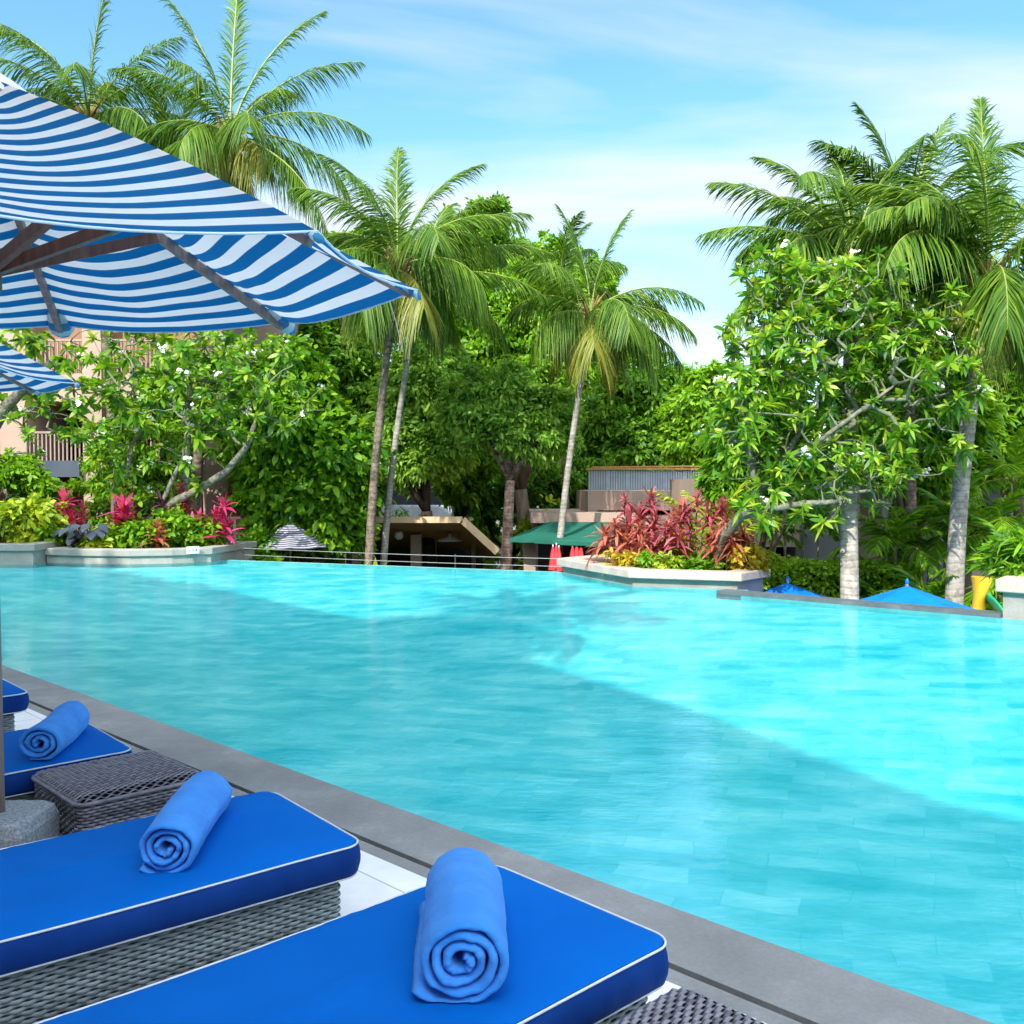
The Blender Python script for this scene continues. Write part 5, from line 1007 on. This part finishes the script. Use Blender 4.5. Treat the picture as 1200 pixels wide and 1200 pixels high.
frangipani('large flowering frangipani rooted in the angular beige planter, spreading over the right half', 'frangipani trees by the pool', (b0[0][0], b0[0][1], .2), [(b0, [.12, .105, .085, .065, .05, .04, .03]), (b1, [.08, .065, .05, .035]), (b2, [.09, .07, .05]), (b3, [.045, .038, .03, .02])],
   [(b0[-1], (.2, 0, 1), .5, .05), (b0[-1], (-.6, .2, 1), .5, .05), (b0[-1], (.8, .1, .9), .55, .05), (b1[-1], (.8, -.2, -.1), .4, .04), (b1[2], (.2, -.5, -.4), .4, .035), (b2[-1], (-.5, 0, 1), .5, .045), (b2[-1], (.3, .2, 1), .5, .04), (b2[1], (-.9, -.2, .4), .5, .04), (b3[-1], (.6, 0, .8), .55, .045), (b3[-1], (.0, -.2, 1), .55, .045), (b3[2], (-.2, -.3, 1), .6, .04), (b0[4], (.1, -.6, .7), .5, .04), (b3[-1], (.9, 0, .1), .5, .04)],
   1250, 11, leaf=.225, lw=.062, flower=.06, bounds=[(at(965, 395, d), (1.5, 1.0, 1.40)), (at(1085, 440, d-.2), (.95, .8, 1.3)), (at(888, 490, d), (.85, 1, .95)), (at(870, 400, d), (.35, .5, .45)), (at(930, 590, d-.3), (.9, .6, .35)), (at(985, 540, d), (1.3, .9, .75)), (at(900, 330, d), (.5, .6, .55))], nl=13, upb=.5)
# ------------------------------------------------------------------ left bed plants
def gp(px, d, z): return (X_(px, d), d, z)
GL = 'magenta cordylines in the left planter bed'
for px, dd, h, sd_, mt, lab in ((76, 22.0, 1.05, 1, 'leaf_magenta', 'magenta spiky plant right beside the yellow green shrub'), (97, 22.3, .85, 2, 'leaf_magenta', 'magenta spiky plant with the palest pink tips, second from the yellow green shrub'),
        (144, 21.7, .92, 3, 'leaf_magenta', 'magenta spiky plant at the foot of the leaning frangipani'), (190, 22.3, 1.0, 4, 'leaf_purple', 'dark purple spiky plant behind the green bed foliage'), (214, 22.6, 1.35, 5, 'leaf_magenta', 'tallest red magenta spiky plant beside the upright speckled trunk'),
        (233, 22.2, .68, 6, 'leaf_magenta', 'low pink spiky plant in front of the upright speckled trunk'), (262, 22.2, .95, 7, 'leaf_magenta', 'pink magenta spiky plant beside the wooden stand'), (184, 21.5, .5, 8, 'leaf_copper', 'small salmon spiky plant low in the middle of the left bed'),
        (2, 21.9, .9, 9, 'leaf_purple', 'dark reddish spiky plant at the left border')):
    cordyline(lab, GL, gp(px, dd, .22 if px > 50 else .36), h, sd_+60, mt, 3, .48, .09, 15, spr=(5, 95), leafdroop=.3)
bush('yellow green leafy shrub glowing in the taller left planter', None, gp(30, 21.6, .36), (.72, .5, .55), 'leaf_lime', 2600, .17, 1, .55)
GB = 'green foliage plants along the left planter bed'
for px, dd, r, mt, s, lab in ((62, 21.6, (.35, .3, .30), 'leaf_mid', .15, 'low green foliage plant at the step between the two left planters'), (112, 21.35, (.26, .22, .16), 'leaf_lime', .16, 'small lime green plant hanging over the left planter edge'),
        (132, 21.7, (.36, .3, .36), 'leaf_mid', .18, 'mid green foliage plant just right of the blue black taro leaves'), (165, 21.6, (.42, .3, .34), 'leaf_mid', .17, 'green foliage plant under the leaning frangipani trunk'), (196, 21.9, (.42, .3, .48), 'leaf_bright', .16, 'fresh green foliage plant in front of the dark purple plant'),
        (222, 22.0, (.44, .3, .42), 'leaf_bright', .16, 'fresh green foliage plant behind the depth marker tile'), (247, 22.3, (.40, .3, .38), 'leaf_mid', .15, 'green foliage plant at the right end of the left bed'), (205, 22.6, (.30, .3, .62), 'leaf_lime', .15, 'yellow tinged foliage plant beside the tallest magenta plant')):
    bush(lab, GB, gp(px, dd, .2), r, mt, 1100, s, px, .5, 'foliage_plant', 'plant')
def taro(label, pos, seed, n=15, L=.25, mat='leaf_slate'):
    rs = np.random.RandomState(seed); t = thing('taro_plant', label, 'plant', tuple(pos), group='blue black leaved taros in the left planter bed'); st = MB(); lf = MB()
    for k in range(n):
        a = k*2.4; h = rs.uniform(.25, .62); e = np.array(pos)+np.array([math.cos(a)*rs.uniform(.1, .35), math.sin(a)*rs.uniform(.1, .3), h]); st.tube([pos, (np.array(pos)+e)/2+np.array([0, 0, .08]), e], [.012, .01, .006], 5)
        strips(lf, e[None], np.array([[math.cos(a)*.6, math.sin(a)*.6-.3, -.35]]), np.array([[0, -.3, 1.]]), L, L*.8, .3, (.5, 1, .95, .6, .05))
    wb(st, 'stem', M['leaf_purple'], t); wb(lf, 'foliage', M[mat], t); return t
taro('blue black large leaved plant in front of the first magenta plant', gp(86, 21.4, .2), 3); taro('blue black large leaved plant left of the small lime green plant', gp(104, 21.25, .2), 4, 14, .26)
bush('dark leafy shrub under the balcony behind the magenta plants', None, gp(118, 24, .2), (.9, .5, .5), 'leaf_dark', 1500, .18, 44, .4)
bush('big leaved green shrub in front of the beige column by the striped umbrellas', None, gp(300, 24.0, -1.4), (.75, .5, .95), 'leaf_bright', 2200, .26, 45, .5)
cordyline('yellow green arching fern clump at the far pool edge below the twin palm trunks', None, (X_(442, 22.2), 22.0, -.75), .42, 91, 'leaf_lime', 5, .55, .09, 15, 'fern', 'plant', .45, .5, (10, 75))
# ------------------------------------------------------------------ beige planter plants
GM = 'red leaved cordylines in the angular beige planter'
for px, dd, h, sd_, mt, ns, lab in ((733, 17.9, 1.05, 1, 'leaf_pinkred', 4, 'tall dusky pink spiky plant at the left of the angular planter'), (763, 17.4, 1.12, 2, 'leaf_pinkred', 4, 'second tall pink spiky plant from the left in the angular planter'),
        (817, 17.0, 1.10, 3, 'leaf_pinkred', 3, 'tall upright burgundy and pink spiky plant in the middle of the angular planter'), (846, 17.0, .95, 4, 'leaf_pinkred', 3, 'pale pink spiky plant touching the frangipani trunk'),
        (722, 17.4, .62, 5, 'leaf_copper', 4, 'low salmon coloured spiky plant overhanging the left tip of the angular planter'), (749, 16.9, .60, 6, 'leaf_copper', 4, 'orange red spiky plant in front of the tall pink topped one'), (781, 16.8, .62, 7, 'leaf_pinkred', 4, 'bushy dusty rose spiky plant in the middle front of the angular planter'),
        (797, 17.5, .80, 8, 'leaf_copper', 4, 'coppery spiky plant half hidden behind the dusty rose one'), (851, 16.3, .72, 9, 'leaf_copper', 3, 'dark red spiky plant with orange heart in front of the frangipani trunk'), (872, 16.6, .5, 10, 'leaf_copper', 4, 'reddish spiky plant near the right end of the angular planter')):
    cordyline(lab, GM, gp(px, dd, .17), h+.14, sd_+30, mt, ns, .42, .066, 20, spr=(5, 115), leafdroop=.5, spread=.2)
GF = 'bright green and yellow low plants in the angular beige planter'
for px, dd, r, mt, s, n, lab in ((735, 16.75, (.26, .2, .20), 'leaf_yellow', .13, 700, 'yellow leaved croton at the corner of the angular planter'), (757, 16.5, (.22, .2, .18), 'leaf_mid', .12, 600, 'low dark green plant beside the yellow croton'), (779, 16.35, (.26, .2, .16), 'leaf_lime', .10, 700, 'low yellow green plant left of the bright ferns'),
        (875, 16.2, (.30, .25, .24), 'leaf_yellow', .15, 700, 'olive yellow foliage plant at the right end of the angular planter'), (800, 17.2, (.35, .3, .35), 'leaf_yellow', .15, 600, 'yellow foliage plant glimpsed among the red leaves'), (858, 16.7, (.4, .3, .30), 'leaf_bright', .13, 700, 'green foliage plant around the frangipani foot')):
    bush(lab, GF, gp(px, dd, .16), r, mt, n, s, px, .4, 'foliage_plant', 'plant')
for px, dd, h, sd_, lab in ((806, 16.25, .42, 1, 'feathery bright green fern in the front middle of the angular planter'), (829, 16.2, .40, 2, 'feathery bright green fern right of the middle one in the angular planter'), (815, 16.7, .62, 3, 'taller feathery light green fern behind the two front ferns')):
    fern(lab, 'feathery ferns in the angular beige planter', gp(px, dd, .17), h, sd_, 'leaf_bright', 22, leaf=.10, e=(88, 10), bend=90, width=.022, nl=26)
# ------------------------------------------------------------------ right side planting
rs = np.random.RandomState(3); hp = thing('clipped_hedge', 'clipped light green hedge behind the two bright blue umbrellas', 'hedge', (X_(975, 18.4), 18.4, -2.6))
m = MB(); k = 26000; x0, x1 = X_(884, 18.4), X_(1070, 18.4); f = rs.randint(0, 3, k); P = np.column_stack([rs.uniform(x0, x1, k), rs.uniform(18.0, 19.2, k), rs.uniform(-2.4, .10, k)])
P[f == 0, 1] = 18.0+.06*rs.normal(size=(f == 0).sum()); P[f == 1, 2] = .08+.05*rs.normal(size=(f == 1).sum()); P[:, 2] += .04*np.sin(P[:, 0]*5)
strips(m, P, rs.normal(size=(k, 3))+np.array([0, -.3, .4]), norm(rs.normal(size=(k, 3))*.6+np.array([0, -.5, .8])), rs.uniform(.07, .13, k), .06, .2, OVAL); wb(m, 'foliage', M['leaf_hedge'], hp)
m = MB(); wbox(m, x0+.15, x1-.15, 18.2, 19.0, -2.6, -.05); wb(m, 'stems', M['bark_dark'], hp)  # solid dark core box inside the leaves, no single stems
GA = 'areca palms among the right side planting'
for px, dd, stem, h, n, mt, sd_, lab in ((838, 19.0, 3.0, 1.7, 16, 'leaf_lime', 1, 'yellow green areca palm spraying up left of the frangipani crown'), (1092, 16.8, 2.0, 1.25, 13, 'leaf_bright', 3, 'areca palm low between the slim brown trunk and the bent pale trunk'),
        (1050, 18.5, 3.1, 1.2, 12, 'leaf_mid', 4, 'areca palm left of the slim brown palm trunk at stair height'), (1118, 18.8, 3.4, 1.3, 13, 'leaf_bright', 5, 'areca palm crown behind the bent pale trunk'), (1165, 18.0, 3.3, 1.5, 14, 'leaf_mid', 6, 'areca palm right of the bent pale trunk at mid height'),
        (1198, 16.5, 2.7, 1.4, 14, 'leaf_bright', 7, 'areca palm at the right border above the right planter'), (1150, 16.3, 1.6, 1.1, 12, 'leaf_mid', 8, 'areca palm low behind the yellow and green slide'), (1036, 17.6, 2.0, .9, 10, 'leaf_mid', 9, 'small areca palm beside the stair railing'), (1185, 20, 4.3, 1.6, 14, 'leaf_mid', 10, 'tall areca palm near the right border under the drooping palm')):
    fern(lab, GA, (X_(px, dd), dd, -2.6), h, sd_, mt, n, 'areca_palm', 'palm tree', leaf=.42 if h > 1 else .3, e=(85, 0), bend=75, width=.05, nl=30, stem=stem)
GS = 'slender saplings in front of the villa wall'
for px, stem, sd_, lab in ((909, 3.3, 21, 'slender pale sapling in front of the dark villa opening, leftmost of its row'), (921, 3.7, 22, 'slender sapling second from the left before the villa opening'), (941, 3.9, 23, 'slender sapling at the corner where the villa wall turns grey'), (958, 3.5, 24, 'slender sapling before the grey villa wall, closest to the thick pale palm trunk')):
    fern(lab, GS, (X_(px, 19.6), 19.6, -2.6), .6, sd_, 'leaf_bright', 9, 'slender_sapling', 'tree', leaf=.26, e=(80, -10), bend=60, width=.06, nl=12, stem=stem)
bush('bright green leafy shrub rising over the right planter at the photo border', None, (X_(1212, 12.9), 12.9, .3), (.5, .5, .36), 'leaf_bright', 1800, .2, 71, .22)
bush('spiky green shrub behind the right planter near the slide', None, (X_(1200, 16.2), 16.2, -2.6), (.6, .5, 1.3), 'leaf_mid', 2600, .28, 72, .18)
bush('dark shrub at the foot of the bent pale palm trunk', None, (X_(1100, 17.6), 17.6, -2.6), (1.0, .5, 1.2), 'leaf_dark', 2600, .2, 73, .35)
bush('dark leaved shrub behind the pavilion roof between the tree stems', None, (X_(475, 36), 36, -2.0), (1.6, .8, 1.3), 'leaf_mid', 2200, .35, 74, .2)
bush('bluish leaved shrub behind the pavilion roof right of the ribbed parapet', None, (X_(512, 35), 35, -2.0), (1.2, .8, 1.2), 'leaf_bluish', 1800, .3, 75, .4)
bush('sunlit yellow green shrub in the dark gap above the pavilion corner', None, (X_(556, 37), 37, -2.0), (1.0, .8, 1.6), 'leaf_lime', 1600, .28, 76, .45)
bush('sunlit bright shrub on the roof edge left of the terrace railing', None, (X_(641, 30.5), 30.5, -1.2), (.8, .6, 1.1), 'leaf_lime', 1400, .25, 77, .4)
